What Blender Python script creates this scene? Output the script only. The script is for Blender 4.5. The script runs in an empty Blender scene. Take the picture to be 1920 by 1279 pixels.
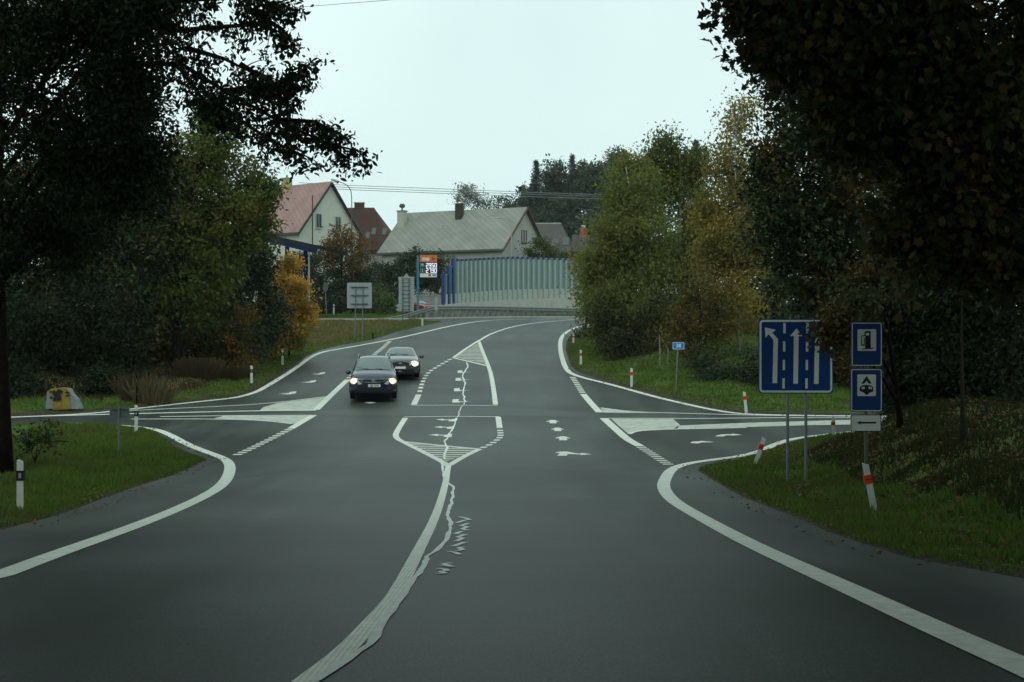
import bpy, bmesh, math
import numpy as np
from mathutils import Vector, Matrix
R = math.radians
scene = bpy.context.scene

# ------------------------------------------------------------------ camera, sky, sun, exposure
F, CX, HY, CAMZ = 2667.0, 960.0, 650.0, 1.35      # photo pixels (1920 x 1279), eye height above the near road
cd = bpy.data.cameras.new("camera"); cam = bpy.data.objects.new("camera", cd); scene.collection.objects.link(cam)
cd.sensor_width = 36.0; cd.lens = F / 1920 * 36.0; cd.clip_start = 0.1; cd.clip_end = 3000
cd.shift_y = (HY - 639.5) / 1920.0
cam.location = (0, 0, CAMZ); cam.rotation_euler = (R(90), 0, 0)
scene.camera = cam

SUN_EL, SUN_ROT = R(52), R(200)
w = bpy.data.worlds.new("World"); scene.world = w; w.use_nodes = True
nt = w.node_tree; nt.nodes.clear()
o = nt.nodes.new('ShaderNodeOutputWorld'); bg = nt.nodes.new('ShaderNodeBackground')
sk = nt.nodes.new('ShaderNodeTexSky'); sk.sky_type = 'NISHITA'; sk.sun_disc = False
sk.sun_elevation = SUN_EL; sk.sun_rotation = SUN_ROT; sk.air_density = 1.0; sk.dust_density = 6.0; sk.ozone_density = 1.0
hs = nt.nodes.new('ShaderNodeHueSaturation'); hs.inputs['Saturation'].default_value = 0.0; hs.inputs['Value'].default_value = 0.35
# an overcast sheet: mostly even and pale, faint cloud structure, slightly cyan as in the photograph
tc = nt.nodes.new('ShaderNodeTexCoord')
cl = nt.nodes.new('ShaderNodeTexNoise'); cl.inputs['Scale'].default_value = 2.2; cl.inputs['Detail'].default_value = 3
nt.links.new(tc.outputs['Generated'], cl.inputs['Vector'])
rp = nt.nodes.new('ShaderNodeValToRGB')
rp.color_ramp.elements[0].position = 0.3; rp.color_ramp.elements[0].color = (5.7, 7.3, 7.25, 1)
rp.color_ramp.elements[1].position = 0.75; rp.color_ramp.elements[1].color = (7.3, 9.3, 8.9, 1)
nt.links.new(cl.outputs['Fac'], rp.inputs['Fac'])
mx = nt.nodes.new('ShaderNodeMixRGB'); mx.inputs['Fac'].default_value = 0.8
nt.links.new(sk.outputs[0], hs.inputs['Color']); nt.links.new(hs.outputs[0], mx.inputs[1]); nt.links.new(rp.outputs[0], mx.inputs[2])
nt.links.new(mx.outputs[0], bg.inputs[0]); bg.inputs[1].default_value = 0.150
nt.links.new(bg.outputs[0], o.inputs[0])
sl = bpy.data.lights.new("sun", 'SUN'); sl.energy = 0.5; sl.angle = R(40); sl.color = (1, 0.97, 0.92)
so = bpy.data.objects.new("sun", sl); scene.collection.objects.link(so)
so.rotation_euler = (R(90) - SUN_EL, 0, R(180) - SUN_ROT)
scene.view_settings.view_transform = 'Standard'; scene.view_settings.look = 'None'
scene.view_settings.exposure = 0.0; scene.view_settings.gamma = 1.0
scene.cycles.max_bounces = 5; scene.cycles.diffuse_bounces = 2; scene.cycles.transparent_max_bounces = 6
scene.cycles.use_denoising = True

# ------------------------------------------------------------------ helpers
COL = scene.collection
def link(ob, parent=None):
    COL.objects.link(ob)
    if parent is not None: ob.parent = parent
    return ob
def tag(ob, label=None, cat=None, group=None, kind=None):
    if label: ob["label"] = label
    if cat: ob["category"] = cat
    if group: ob["group"] = group
    if kind: ob["kind"] = kind
    return ob
def thing(name, label, cat, loc=(0, 0, 0), rz=0.0, group=None):
    e = bpy.data.objects.new(name, None); e.empty_display_size = 0.3
    e.location = loc; e.rotation_euler = (0, 0, rz); link(e)
    return tag(e, label, cat, group)
def mk(name, v, f, mat, parent=None, smooth=False):
    me = bpy.data.meshes.new(name); me.from_pydata([tuple(p) for p in v], [], f)
    me.materials.append(mat)
    if smooth: me.polygons.foreach_set("use_smooth", [True] * len(me.polygons))
    me.update()
    return link(bpy.data.objects.new(name, me), parent)
def from_bm(name, bm, mat, parent=None, smooth=False):
    me = bpy.data.meshes.new(name); bm.to_mesh(me); bm.free(); me.materials.append(mat)
    if smooth: me.polygons.foreach_set("use_smooth", [True] * len(me.polygons))
    return link(bpy.data.objects.new(name, me), parent)
class MB:
    """collects simple shapes for one mesh object"""
    def __init__(s): s.v = []; s.f = []
    def add(s, v, f):
        n = len(s.v); s.v += [tuple(p) for p in v]; s.f += [[i + n for i in q] for q in f]; return s
    def box(s, x0, x1, y0, y1, z0, z1, c=0.0):
        if c <= 0:
            v = [(x, y, z) for z in (z0, z1) for (x, y) in ((x0, y0), (x1, y0), (x1, y1), (x0, y1))]
            return s.add(v, [[3, 2, 1, 0], [4, 5, 6, 7], [0, 1, 5, 4], [1, 2, 6, 5], [2, 3, 7, 6], [3, 0, 4, 7]])
        bm = bmesh.new(); bmesh.ops.create_cube(bm, size=1)
        for q in bm.verts:
            q.co = Vector(((x0 + x1) / 2 + q.co.x * (x1 - x0), (y0 + y1) / 2 + q.co.y * (y1 - y0), (z0 + z1) / 2 + q.co.z * (z1 - z0)))
        bmesh.ops.bevel(bm, geom=bm.edges[:], offset=c, segments=2, affect='EDGES')
        bm.verts.index_update()
        s.add([q.co for q in bm.verts], [[q.index for q in f.verts] for f in bm.faces]); bm.free(); return s
    def tube(s, pts, r0, r1=None, n=6, caps=True):
        r1 = r0 if r1 is None else r1
        pts = [Vector(p) for p in pts]; m = len(pts); base = len(s.v); V = []; Fc = []
        up = None
        for i, p in enumerate(pts):
            d = (pts[min(i + 1, m - 1)] - pts[max(i - 1, 0)])
            d = d.normalized() if d.length > 1e-9 else Vector((0, 0, 1))
            if up is None:
                up = d.cross(Vector((0.3, 1, 0.1))); 
                if up.length < 1e-3: up = d.cross(Vector((1, 0, 0)))
            up = (up - d * up.dot(d)).normalized(); b = d.cross(up)
            t = i / max(1, m - 1); rr = r0[i] if isinstance(r0, (list, tuple)) else r0 + (r1 - r0) * t
            for k in range(n):
                a = 2 * math.pi * k / n
                V.append(p + up * (math.cos(a) * rr) + b * (math.sin(a) * rr))
        for i in range(m - 1):
            for k in range(n):
                Fc.append([i * n + k, i * n + (k + 1) % n, (i + 1) * n + (k + 1) % n, (i + 1) * n + k])
        if caps: Fc.append(list(range(n))[::-1]); Fc.append([(m - 1) * n + k for k in range(n)])
        return s.add(V, Fc)
    def prism(s, poly, y0, y1):
        """polygon in local (x,z), extruded along y"""
        n = len(poly)
        v = [(x, y0, z) for x, z in poly] + [(x, y1, z) for x, z in poly]
        f = [list(range(n)), list(range(n, 2 * n))[::-1]] + [[i, i + n, (i + 1) % n + n, (i + 1) % n] for i in range(n)]
        return s.add(v, f)
    def build(s, name, mat, parent=None, smooth=False): return mk(name, s.v, s.f, mat, parent, smooth)
def rrect(x0, x1, z0, z1, r, n=5):
    p = []
    for cx, cz, a0 in ((x1 - r, z1 - r, 0), (x0 + r, z1 - r, 90), (x0 + r, z0 + r, 180), (x1 - r, z0 + r, 270)):
        for k in range(n + 1):
            a = R(a0 + 90 * k / n); p.append((cx + r * math.cos(a), cz + r * math.sin(a)))
    return p
def ring_faces(n): return [[i, (i + 1) % n, n + (i + 1) % n, n + i] for i in range(n)]
def text(name, body, size, mat, parent, loc, rx=90, align='CENTER', bold=0.0, sx=1.0):
    cu = bpy.data.curves.new(name, 'FONT'); cu.body = body; cu.size = size; cu.align_x = align; cu.align_y = 'CENTER'
    cu.offset = bold; cu.extrude = 0.002
    t = bpy.data.objects.new(name, cu); COL.objects.link(t)
    dg = bpy.context.evaluated_depsgraph_get(); me = bpy.data.meshes.new_from_object(t.evaluated_get(dg))
    bpy.data.objects.remove(t); me.materials.clear(); me.materials.append(mat)
    ob = bpy.data.objects.new(name, me); link(ob, parent); ob.location = loc; ob.rotation_euler = (R(rx), 0, 0); ob.scale = (sx, 1, 1)
    return ob

# ------------------------------------------------------------------ materials
def nodes(m):
    m.use_nodes = True; n = m.node_tree; b = n.nodes['Principled BSDF']; return n, b
def M(name, col, rough=0.6, var=0.15, scale=3.0, metal=0.0, bump=0.0, spec=0.25, detail=4.0, emit=None, strength=1.0, coat=0.0):
    m = bpy.data.materials.new(name); n, b = nodes(m)
    b.inputs['Roughness'].default_value = rough; b.inputs['Metallic'].default_value = metal
    b.inputs['Specular IOR Level'].default_value = spec; b.inputs['Coat Weight'].default_value = coat
    t = n.nodes.new('ShaderNodeTexCoord'); x = n.nodes.new('ShaderNodeTexNoise')
    x.inputs['Scale'].default_value = scale; x.inputs['Detail'].default_value = detail; x.inputs['Roughness'].default_value = 0.65
    n.links.new(t.outputs['Object'], x.inputs['Vector'])
    r = n.nodes.new('ShaderNodeValToRGB')
    r.color_ramp.elements[0].position = 0.3; r.color_ramp.elements[1].position = 0.7
    r.color_ramp.elements[0].color = tuple(c * (1 - var) for c in col) + (1,)
    r.color_ramp.elements[1].color = tuple(min(1, c * (1 + var)) for c in col) + (1,)
    n.links.new(x.outputs['Fac'], r.inputs['Fac']); n.links.new(r.outputs[0], b.inputs['Base Color'])
    if bump:
        bp = n.nodes.new('ShaderNodeBump'); bp.inputs['Strength'].default_value = bump; bp.inputs['Distance'].default_value = 0.02
        n.links.new(x.outputs['Fac'], bp.inputs['Height']); n.links.new(bp.outputs[0], b.inputs['Normal'])
    if emit:
        b.inputs['Emission Color'].default_value = tuple(emit) + (1,); b.inputs['Emission Strength'].default_value = strength
    return m
def leafmat(name, ramp, patch=None, pscale=0.35, trans=0.25, rough=0.6, spec=0.2):
    """leaf colours: each leaf its own tint, some branches turned to the autumn colours in `patch`"""
    m = bpy.data.materials.new(name); n, b = nodes(m)
    g = n.nodes.new('ShaderNodeNewGeometry'); L = n.links
    def cr(cols):
        r = n.nodes.new('ShaderNodeValToRGB'); e = r.color_ramp.elements
        while len(e) < len(cols): e.new(0.5)
        for i, c in enumerate(cols):
            e[i].position = i / (len(cols) - 1) if len(cols) > 1 else 0; e[i].color = tuple(c) + (1,)
        L.new(g.outputs['Random Per Island'], r.inputs['Fac']); return r
    r1 = cr(ramp); col = r1.outputs[0]
    if patch:
        r2 = cr(patch); t = n.nodes.new('ShaderNodeTexCoord'); x = n.nodes.new('ShaderNodeTexNoise')
        x.inputs['Scale'].default_value = pscale; x.inputs['Detail'].default_value = 3
        L.new(t.outputs['Object'], x.inputs['Vector'])
        mr = n.nodes.new('ShaderNodeMapRange'); mr.inputs[1].default_value = 0.48; mr.inputs[2].default_value = 0.66
        L.new(x.outputs['Fac'], mr.inputs[0])
        mix = n.nodes.new('ShaderNodeMixRGB'); L.new(mr.outputs[0], mix.inputs[0]); L.new(col, mix.inputs[1]); L.new(r2.outputs[0], mix.inputs[2])
        col = mix.outputs[0]
    L.new(col, b.inputs['Base Color']); b.inputs['Roughness'].default_value = rough; b.inputs['Specular IOR Level'].default_value = spec
    tr = n.nodes.new('ShaderNodeBsdfTranslucent'); L.new(col, tr.inputs[0])
    ms = n.nodes.new('ShaderNodeMixShader'); ms.inputs[0].default_value = trans
    out = n.nodes['Material Output']; L.new(b.outputs[0], ms.inputs[1]); L.new(tr.outputs[0], ms.inputs[2]); L.new(ms.outputs[0], out.inputs[0])
    return m
def roofmat(name, col, scale=2.6, rot=35, dark=0.6, bw=1.0):
    m = bpy.data.materials.new(name); n, b = nodes(m); L = n.links
    t = n.nodes.new('ShaderNodeTexCoord'); mp = n.nodes.new('ShaderNodeMapping'); mp.inputs['Rotation'].default_value = (0, 0, R(rot))
    L.new(t.outputs['UV'], mp.inputs['Vector'])
    br = n.nodes.new('ShaderNodeTexBrick'); br.inputs['Scale'].default_value = scale; br.offset = 0.0
    br.inputs['Color1'].default_value = tuple(c * 1.06 for c in col) + (1,); br.inputs['Color2'].default_value = tuple(c * 0.9 for c in col) + (1,)
    br.inputs['Mortar'].default_value = tuple(c * dark for c in col) + (1,)
    br.inputs['Mortar Size'].default_value = 0.05; br.inputs['Brick Width'].default_value = bw; br.inputs['Row Height'].default_value = 1.0
    L.new(mp.outputs[0], br.inputs['Vector'])
    x = n.nodes.new('ShaderNodeTexNoise'); x.inputs['Scale'].default_value = 0.6; x.inputs['Detail'].default_value = 5; L.new(t.outputs['Object'], x.inputs['Vector'])
    mr = n.nodes.new('ShaderNodeMapRange'); mr.inputs[3].default_value = 0.72; mr.inputs[4].default_value = 1.25; L.new(x.outputs['Fac'], mr.inputs[0])
    mu = n.nodes.new('ShaderNodeMixRGB'); mu.blend_type = 'MULTIPLY'; mu.inputs[0].default_value = 1; L.new(br.outputs[0], mu.inputs[1]); L.new(mr.outputs[0], mu.inputs[2])
    L.new(mu.outputs[0], b.inputs['Base Color']); b.inputs['Roughness'].default_value = 0.85; b.inputs['Specular IOR Level'].default_value = 0.15
    return m

MAT = {}
MAT['paint'] = M('road_paint', (0.60, 0.62, 0.55), 0.65, 0.16, 6.0, detail=8)
MAT['paint_old'] = M('worn_road_paint', (0.42, 0.44, 0.38), 0.7, 0.25, 3.0, detail=8)
MAT['seal'] = M('crack_seal', (0.66, 0.69, 0.65), 0.6, 0.15, 4.0)
MAT['metal'] = M('galvanised_steel', (0.19, 0.21, 0.205), 0.45, 0.15, 3.0, metal=0.6)
MAT['plate_back'] = M('plain_sign_back', (0.29, 0.34, 0.33), 0.5, 0.08, 2.0, metal=0.25)
MAT['dark_metal'] = M('dark_steel', (0.09, 0.10, 0.09), 0.5, 0.2, 4.0, metal=0.4)
MAT['blue'] = M('sign_blue', (0.004, 0.037, 0.17), 0.4, 0.08, 1.5)
MAT['sign_white'] = M('sign_white', (0.66, 0.68, 0.64), 0.45, 0.05, 2.0)
MAT['black'] = M('black_ink', (0.012, 0.012, 0.013), 0.6, 0.1)
MAT['white_plastic'] = M('white_plastic', (0.58, 0.59, 0.55), 0.5, 0.1, 5.0)
MAT['red_ref'] = M('red_reflector', (0.62, 0.055, 0.02), 0.3, 0.1)
MAT['glass'] = M('window_glass', (0.045, 0.06, 0.06), 0.06, 0.1, 1.0, spec=0.7)
MAT['bark'] = M('bark', (0.012, 0.0095, 0.007), 0.95, 0.4, 5.0, bump=0.6, spec=.03)
MAT['birch'] = M('birch_bark', (0.25, 0.24, 0.22), 0.8, 0.7, 3.0, detail=6)

# ------------------------------------------------------------------ the lie of the land
_D = np.array([-60, -20, 0, 10, 20, 30, 40, 50, 57, 67, 80, 100, 125, 150, 200, 300, 600, 1500.])
_d = np.array([-2.6, 0.05, 1.35, 2.0, 2.65, 3.08, 3.15, 2.75, 2.25, 1.5, 0.6, -0.75, -2.3, -3.5, -5.2, -8.0, -13, -25])
def _slopes(x, y):
    h = np.diff(x); dl = np.diff(y) / h; m = np.zeros_like(y); m[0] = dl[0]; m[-1] = dl[-1]
    m[1:-1] = (dl[:-1] * h[1:] + dl[1:] * h[:-1]) / (h[:-1] + h[1:]); return m
_m = _slopes(_D, _d)
def drop(Y):
    Y = np.clip(np.asarray(Y, float), _D[0], _D[-1]); i = np.clip(np.searchsorted(_D, Y) - 1, 0, len(_D) - 2)
    h = _D[i + 1] - _D[i]; t = (Y - _D[i]) / h
    return (2*t**3 - 3*t**2 + 1) * _d[i] + (t**3 - 2*t**2 + t) * h * _m[i] + (-2*t**3 + 3*t**2) * _d[i+1] + (t**3 - t**2) * h * _m[i+1]
def zr(Y): return CAMZ - drop(Y)
_T = np.arange(4.0, 170, 0.05); _rows = HY + F * drop(_T) / _T
def row2D(y): return float(np.interp(-y, -_rows, _T))
def G(px, py):
    D = row2D(py); return ((px - CX) / F * D, D)
def P(px, py, D): return Vector(((px - CX) * D / F, D, CAMZ - (py - HY) * D / F))

W_ = lambda x, y: ('w', x, y)
outline = [W_(-7.4, -45), W_(-7.4, 15), (0, 994), (98, 969), (197, 933), (263, 910), (328, 890), (372, 871), (388, 862), (378, 857), (351, 849), (322, 832), (295, 811), (263, 803), (230, 799),
  (115, 793), (23, 790), (-120, 789), W_(-80, 50.5), W_(-80, 55.5), (-120, 782), (20, 780), (160, 773), (254, 764), (385, 749), (440, 744), (465, 738), (490, 728), (518, 708), (545, 689), (575, 668), (600, 656.5), (640, 647),
  (700, 637), (746, 621.5), (779, 614), (815, 606), (831, 602.8), (800, 602.2), (700, 602.8), (575, 603.8), (440, 604.5), W_(-90, 121), W_(-90, 134), (480, 597.3), (575, 597), (700, 596.6), (800, 595.6),
  (850, 594.8), (960, 593.5), (1095, 593.5), W_(25, 138), W_(60, 143), W_(60, 131), W_(25, 126), (1180, 609), (1120, 611.5), (1100, 616), (1080, 623), (1068, 631), (1062, 640), (1061, 657), (1066, 675), (1072, 688), (1086, 698), (1126, 711), (1184, 729), (1254, 745), (1325, 763), (1395, 775.5),
  (1600, 779), (1750, 780), W_(80, 53), W_(80, 46), (1750, 810), (1660, 811), (1560, 815), (1500, 825), (1450, 840), (1400, 860), (1340, 870), (1312, 876), (1308, 882), (1330, 896), (1390, 930), (1480, 965), (1560, 1000), (1700, 1045), (1920, 1085), W_(5.25, 12), W_(5.25, -45)]
ROAD = np.array([(p[1], p[2]) if p[0] == 'w' else G(*p) for p in outline])
def sd(X, Y):
    """signed distance to the edge of the asphalt: negative on the road"""
    X = np.asarray(X, float); sh = X.shape; X = X.ravel(); Y = np.asarray(Y, float).ravel()
    best = np.full(X.shape, 1e18); ins = np.zeros(X.shape, bool); n = len(ROAD)
    for i in range(n):
        ax, ay = ROAD[i]; bx, by = ROAD[(i + 1) % n]; dx, dy = bx - ax, by - ay; l2 = dx*dx + dy*dy + 1e-12
        t = np.clip(((X - ax) * dx + (Y - ay) * dy) / l2, 0, 1)
        best = np.minimum(best, (X - ax - t * dx)**2 + (Y - ay - t * dy)**2)
        c = (ay > Y) != (by > Y)
        if by != ay: ins ^= c & (X < (bx - ax) * (Y - ay) / (by - ay) + ax)
    s = np.sqrt(best); return np.where(ins, -s, s).reshape(sh)
def sst(a, b, x):
    t = np.clip((x - a) / (b - a), 0, 1); return t * t * (3 - 2 * t)
def tz(X, Y, s=None):
    X = np.asarray(X, float); Y = np.asarray(Y, float)
    if s is None: s = sd(X, Y)
    z = zr(Y) + np.clip(s * 0.25, -0.18, 0.04)
    q = sst(1.2, 8, s)
    z = z + 0.8 * q * sst(-6.5, -11, X) * sst(54, 60, Y) * (1 - sst(96, 112, Y))
    z = z + 1.7 * sst(1.0, 6.5, s) * sst(5.5, 8.5, X) * (1 - sst(37, 44, Y))
    z = z + 0.9 * q * sst(3, 8, X) * sst(56, 64, Y) * (1 - sst(105, 120, Y))
    z = z + 1.4 * q * sst(-13.5, -17, X) * (1 - sst(36, 46, Y))
    z = z + 0.06 * sst(0.3, 2.5, s) * (np.sin(X * 1.7 + Y * 0.6) + np.sin(X * 0.7 - Y * 1.3) + 0.7 * np.sin(X * 3.1 + Y * 2.3))
    return z
def tz1(x, y): return float(tz(np.array([x]), np.array([y]))[0])
_S = np.arange(6.0, 320, 0.2)
def at(px, py):
    """the point of the ground seen at this pixel"""
    X = (px - CX) / F * _S; zz = CAMZ - (py - HY) * _S / F; g = tz(X, _S)
    k = np.argmax(zz <= g) if (zz <= g).any() else len(_S) - 1
    return Vector((float(X[k]), float(_S[k]), float(g[k])))
def gnd(px, D):
    x = (px - CX) / F * D; return Vector((x, D, tz1(x, D)))
# ------------------------------------------------------------------ ground
def axis(lo, hi, core, step, grow=1.25):
    a = list(np.arange(core[0], core[1] + 1e-6, step)); s = step
    while a[-1] < hi: s *= grow; a.append(a[-1] + s)
    s = step; b = []
    x = core[0]
    while x > lo: s *= grow; x -= s; b.append(x)
    return np.array(b[::-1] + a)
gx = axis(-600, 600, (-24, 17), 0.4); gy = axis(-80, 1400, (8, 142), 0.45)
GX, GY = np.meshgrid(gx, gy); GS = sd(GX, GY); GZ = tz(GX, GY, GS)
nx, ny = len(gx), len(gy)
me = bpy.data.meshes.new("ground"); me.vertices.add(nx * ny)
me.vertices.foreach_set("co", np.stack([GX, GY, GZ], -1).ravel())
ii = (np.arange(ny - 1)[:, None] * nx + np.arange(nx - 1)[None, :]).ravel()
q = np.stack([ii, ii + 1, ii + nx + 1, ii + nx], -1)
me.loops.add(q.size); me.loops.foreach_set("vertex_index", q.ravel().astype(np.int32))
me.polygons.add(len(q)); me.polygons.foreach_set("loop_start", np.arange(0, q.size, 4, dtype=np.int32))
me.polygons.foreach_set("use_smooth", np.ones(len(q), bool))
at_ = me.attributes.new("edge", 'FLOAT', 'POINT'); at_.data.foreach_set("value", GS.ravel())
dry = np.clip(sst(-4, -6, GX) * sst(84, 92, GY) * (1 - sst(121, 126, GY)) * sst(0.8, 3.0, GS)
      + sst(-7, -10, GX) * sst(56, 60, GY) * (1 - sst(80, 90, GY)) * sst(2.0, 4.0, GS)
      + 0.45 * sst(6, 8, GX) * (1 - sst(38, 43, GY)) * sst(2.0, 4.5, GS), 0, 1)
at2 = me.attributes.new("dry", 'FLOAT', 'POINT'); at2.data.foreach_set("value", dry.ravel())
me.update(calc_edges=True)
m = bpy.data.materials.new("verge_turf"); n, b = nodes(m); L = n.links
def noise(n, sc, det=4, coord='Object'):
    t = n.nodes.new('ShaderNodeTexCoord'); x = n.nodes.new('ShaderNodeTexNoise'); x.inputs['Scale'].default_value = sc; x.inputs['Detail'].default_value = det
    n.links.new(t.outputs[coord], x.inputs['Vector']); return x
def ramp(n, src, stops):
    r = n.nodes.new('ShaderNodeValToRGB'); e = r.color_ramp.elements
    while len(e) < len(stops): e.new(0.5)
    for k, (p, c) in enumerate(stops): e[k].position = p; e[k].color = tuple(c) + (1,)
    n.links.new(src, r.inputs['Fac']); return r
def mixc(n, fac, a, bb, mode='MIX'):
    x = n.nodes.new('ShaderNodeMixRGB'); x.blend_type = mode
    if isinstance(fac, float): x.inputs[0].default_value = fac
    else: n.links.new(fac, x.inputs[0])
    n.links.new(a, x.inputs[1]); n.links.new(bb, x.inputs[2]); return x.outputs[0]
g1 = ramp(n, noise(n, 0.9, 6).outputs['Fac'], [(0.3, (0.026, 0.050, 0.009)), (0.5, (0.045, 0.082, 0.014)), (0.7, (0.075, 0.10, 0.022))])
d1 = ramp(n, noise(n, 1.3, 6).outputs['Fac'], [(0.3, (0.075, 0.06, 0.026)), (0.55, (0.14, 0.12, 0.05)), (0.75, (0.09, 0.095, 0.03))])
s1 = ramp(n, noise(n, 6.0, 6).outputs['Fac'], [(0.3, (0.025, 0.02, 0.014)), (0.7, (0.075, 0.055, 0.035))])
def attr(n, nm):
    a = n.nodes.new('ShaderNodeAttribute'); a.attribute_name = nm; return a.outputs['Fac']
c = mixc(n, attr(n, 'dry'), g1.outputs[0], d1.outputs[0])
ed = n.nodes.new('ShaderNodeMapRange'); ed.inputs[1].default_value = 0.25; ed.inputs[2].default_value = 0.95; ed.inputs[3].default_value = 1; ed.inputs[4].default_value = 0
ad = n.nodes.new('ShaderNodeMath'); ad.operation = 'ADD'; L.new(attr(n, 'edge'), ad.inputs[0])
sc = n.nodes.new('ShaderNodeMath'); sc.operation = 'MULTIPLY_ADD'; L.new(noise(n, 1.6, 4).outputs['Fac'], sc.inputs[0]); sc.inputs[1].default_value = -1.6; sc.inputs[2].default_value = 0.8
L.new(sc.outputs[0], ad.inputs[1]); L.new(ad.outputs[0], ed.inputs[0])
c = mixc(n, ed.outputs[0], c, s1.outputs[0])
L.new(c, b.inputs['Base Color']); b.inputs['Roughness'].default_value = 0.95; b.inputs['Specular IOR Level'].default_value = 0.1
bp = n.nodes.new('ShaderNodeBump'); bp.inputs['Strength'].default_value = 0.8; bp.inputs['Distance'].default_value = 0.06
L.new(noise(n, 9, 5).outputs['Fac'], bp.inputs['Height']); L.new(bp.outputs[0], b.inputs['Normal'])
me.materials.append(m); tag(link(bpy.data.objects.new("ground", me)), kind='structure')

# ------------------------------------------------------------------ asphalt
def sheet(name, poly, mat, dz, step=1.0, kind='structure', parent=None, hole=None):
    bm = bmesh.new(); vs = [bm.verts.new((x, y, 0)) for x, y in poly]; bm.faces.new(vs); bm.normal_update()
    bmesh.ops.triangulate(bm, faces=bm.faces[:])
    ys = [p[1] for p in poly]; y = math.floor(min(ys) / step) * step + step
    while y < max(ys):
        bmesh.ops.bisect_plane(bm, geom=bm.verts[:] + bm.edges[:] + bm.faces[:], plane_co=(0, y, 0), plane_no=(0, 1, 0)); y += step
    for v_ in bm.verts: v_.co.z = float(zr(v_.co.y)) + dz
    bmesh.ops.recalc_face_normals(bm, faces=bm.faces[:])
    for f_ in bm.faces:
        if f_.normal.z < 0: f_.normal_flip()
    ob = from_bm(name, bm, mat, parent)
    if kind: ob['kind'] = kind
    return ob
m = bpy.data.materials.new("asphalt"); n, b = nodes(m); L = n.links
fine = ramp(n, noise(n, 55, 6).outputs['Fac'], [(0.32, (0.45,) * 3), (0.68, (1.6,) * 3)])
tcx = n.nodes.new('ShaderNodeTexCoord'); mp = n.nodes.new('ShaderNodeMapping'); mp.inputs['Scale'].default_value = (1.0, 0.07, 1)
L.new(tcx.outputs['Object'], mp.inputs['Vector'])
st = n.nodes.new('ShaderNodeTexNoise'); st.inputs['Scale'].default_value = 1.1; st.inputs['Detail'].default_value = 4; L.new(mp.outputs[0], st.inputs['Vector'])
big = ramp(n, st.outputs['Fac'], [(0.3, (0.025, 0.0315, 0.0285)), (0.7, (0.057, 0.0695, 0.062))])
pat = ramp(n, noise(n, 0.16, 3).outputs['Fac'], [(0.36, (0.68,) * 3), (0.64, (1.25,) * 3)])
c = mixc(n, 1.0, big.outputs[0], fine.outputs[0], 'MULTIPLY'); c = mixc(n, 1.0, c, pat.outputs[0], 'MULTIPLY')
L.new(c, b.inputs['Base Color'])
rr = n.nodes.new('ShaderNodeMapRange'); rr.inputs[3].default_value = 0.43; rr.inputs[4].default_value = 0.54; L.new(st.outputs['Fac'], rr.inputs[0]); L.new(rr.outputs[0], b.inputs['Roughness'])
b.inputs['Specular IOR Level'].default_value = 0.10
bp = n.nodes.new('ShaderNodeBump'); bp.inputs['Strength'].default_value = 0.12; bp.inputs['Distance'].default_value = 0.004
L.new(noise(n, 90, 4).outputs['Fac'], bp.inputs['Height']); L.new(bp.outputs[0], b.inputs['Normal'])
MAT['asphalt'] = m
sheet("main_road", [tuple(p) for p in ROAD], m, 0.0)
# a newer strip of asphalt across the junction
m2 = M('newer_asphalt', (0.050, 0.061, 0.055), 0.48, 0.2, 30.0, bump=.05, spec=.10); MAT['newer'] = m2
MAT['tar'] = M('tar_seam', (0.010, 0.011, 0.011), 0.35, 0.2, 8.0, spec=.5)
sheet("asphalt_strip", [G(*q_) for q_ in ((598, 770), (770, 763.5), (935, 763), (1122, 775), (1128, 783), (936, 779.5), (758, 780), (590, 777))], m2, 0.004)

# ------------------------------------------------------------------ painted markings
def chaikin(p, k=2):
    for _ in range(k):
        q = [p[0]]
        for a_, b_ in zip(p[:-1], p[1:]):
            q += [(0.75*a_[0] + 0.25*b_[0], 0.75*a_[1] + 0.25*b_[1]), (0.25*a_[0] + 0.75*b_[0], 0.25*a_[1] + 0.75*b_[1])]
        p = q + [p[-1]]
    return p
def resample(p, step):
    out = [np.array(p[0], float)]
    for a_, b_ in zip(p[:-1], p[1:]):
        a_ = np.array(a_, float); b_ = np.array(b_, float); l = np.linalg.norm(b_ - a_); k = max(1, int(math.ceil(l / step)))
        for i in range(1, k + 1): out.append(a_ + (b_ - a_) * i / k)
    return out
def strip(mb, p, width, dz, jitter=None):
    p = resample(p, 0.6); m_ = len(p); base = len(mb.v)
    for i, c_ in enumerate(p):
        d = p[min(i + 1, m_ - 1)] - p[max(i - 1, 0)]; d = d / (np.linalg.norm(d) + 1e-9); nn = np.array([-d[1], d[0]])
        hw = width / 2 if not callable(width) else width(i / max(1, m_ - 1)) / 2
        for sgn in (-1, 1):
            xy = c_ + nn * hw * sgn; mb.v.append((xy[0], xy[1], float(zr(xy[1])) + dz))
    mb.f += [[base + 2*i, base + 2*i + 2, base + 2*i + 3, base + 2*i + 1][::-1] for i in range(m_ - 1)]
def line(px, width, dz=0.007, mb=None, smooth=2, world=False):
    p = px if world else [G(*q_) for q_ in chaikin(px, smooth)]
    mb = mb or MB(); strip(mb, p, width, dz); return mb
def dashes(px, width, nd, dz=0.007, mb=None, fill=0.5, smooth=1):
    mb = mb or MB(); p = [np.array(G(*q_)) for q_ in chaikin(px, smooth)]
    l = np.concatenate([[0], np.cumsum([np.linalg.norm(b_ - a_) for a_, b_ in zip(p[:-1], p[1:])])]); A = np.array(p)
    pt = lambda s_: np.array([np.interp(s_, l, A[:, 0]), np.interp(s_, l, A[:, 1])])
    for k in range(nd):
        s0 = l[-1] * (k + 0.12) / nd; s1 = s0 + l[-1] / nd * fill
        strip(mb, [pt(s0), pt(s1)], width, dz)
    return mb
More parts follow.
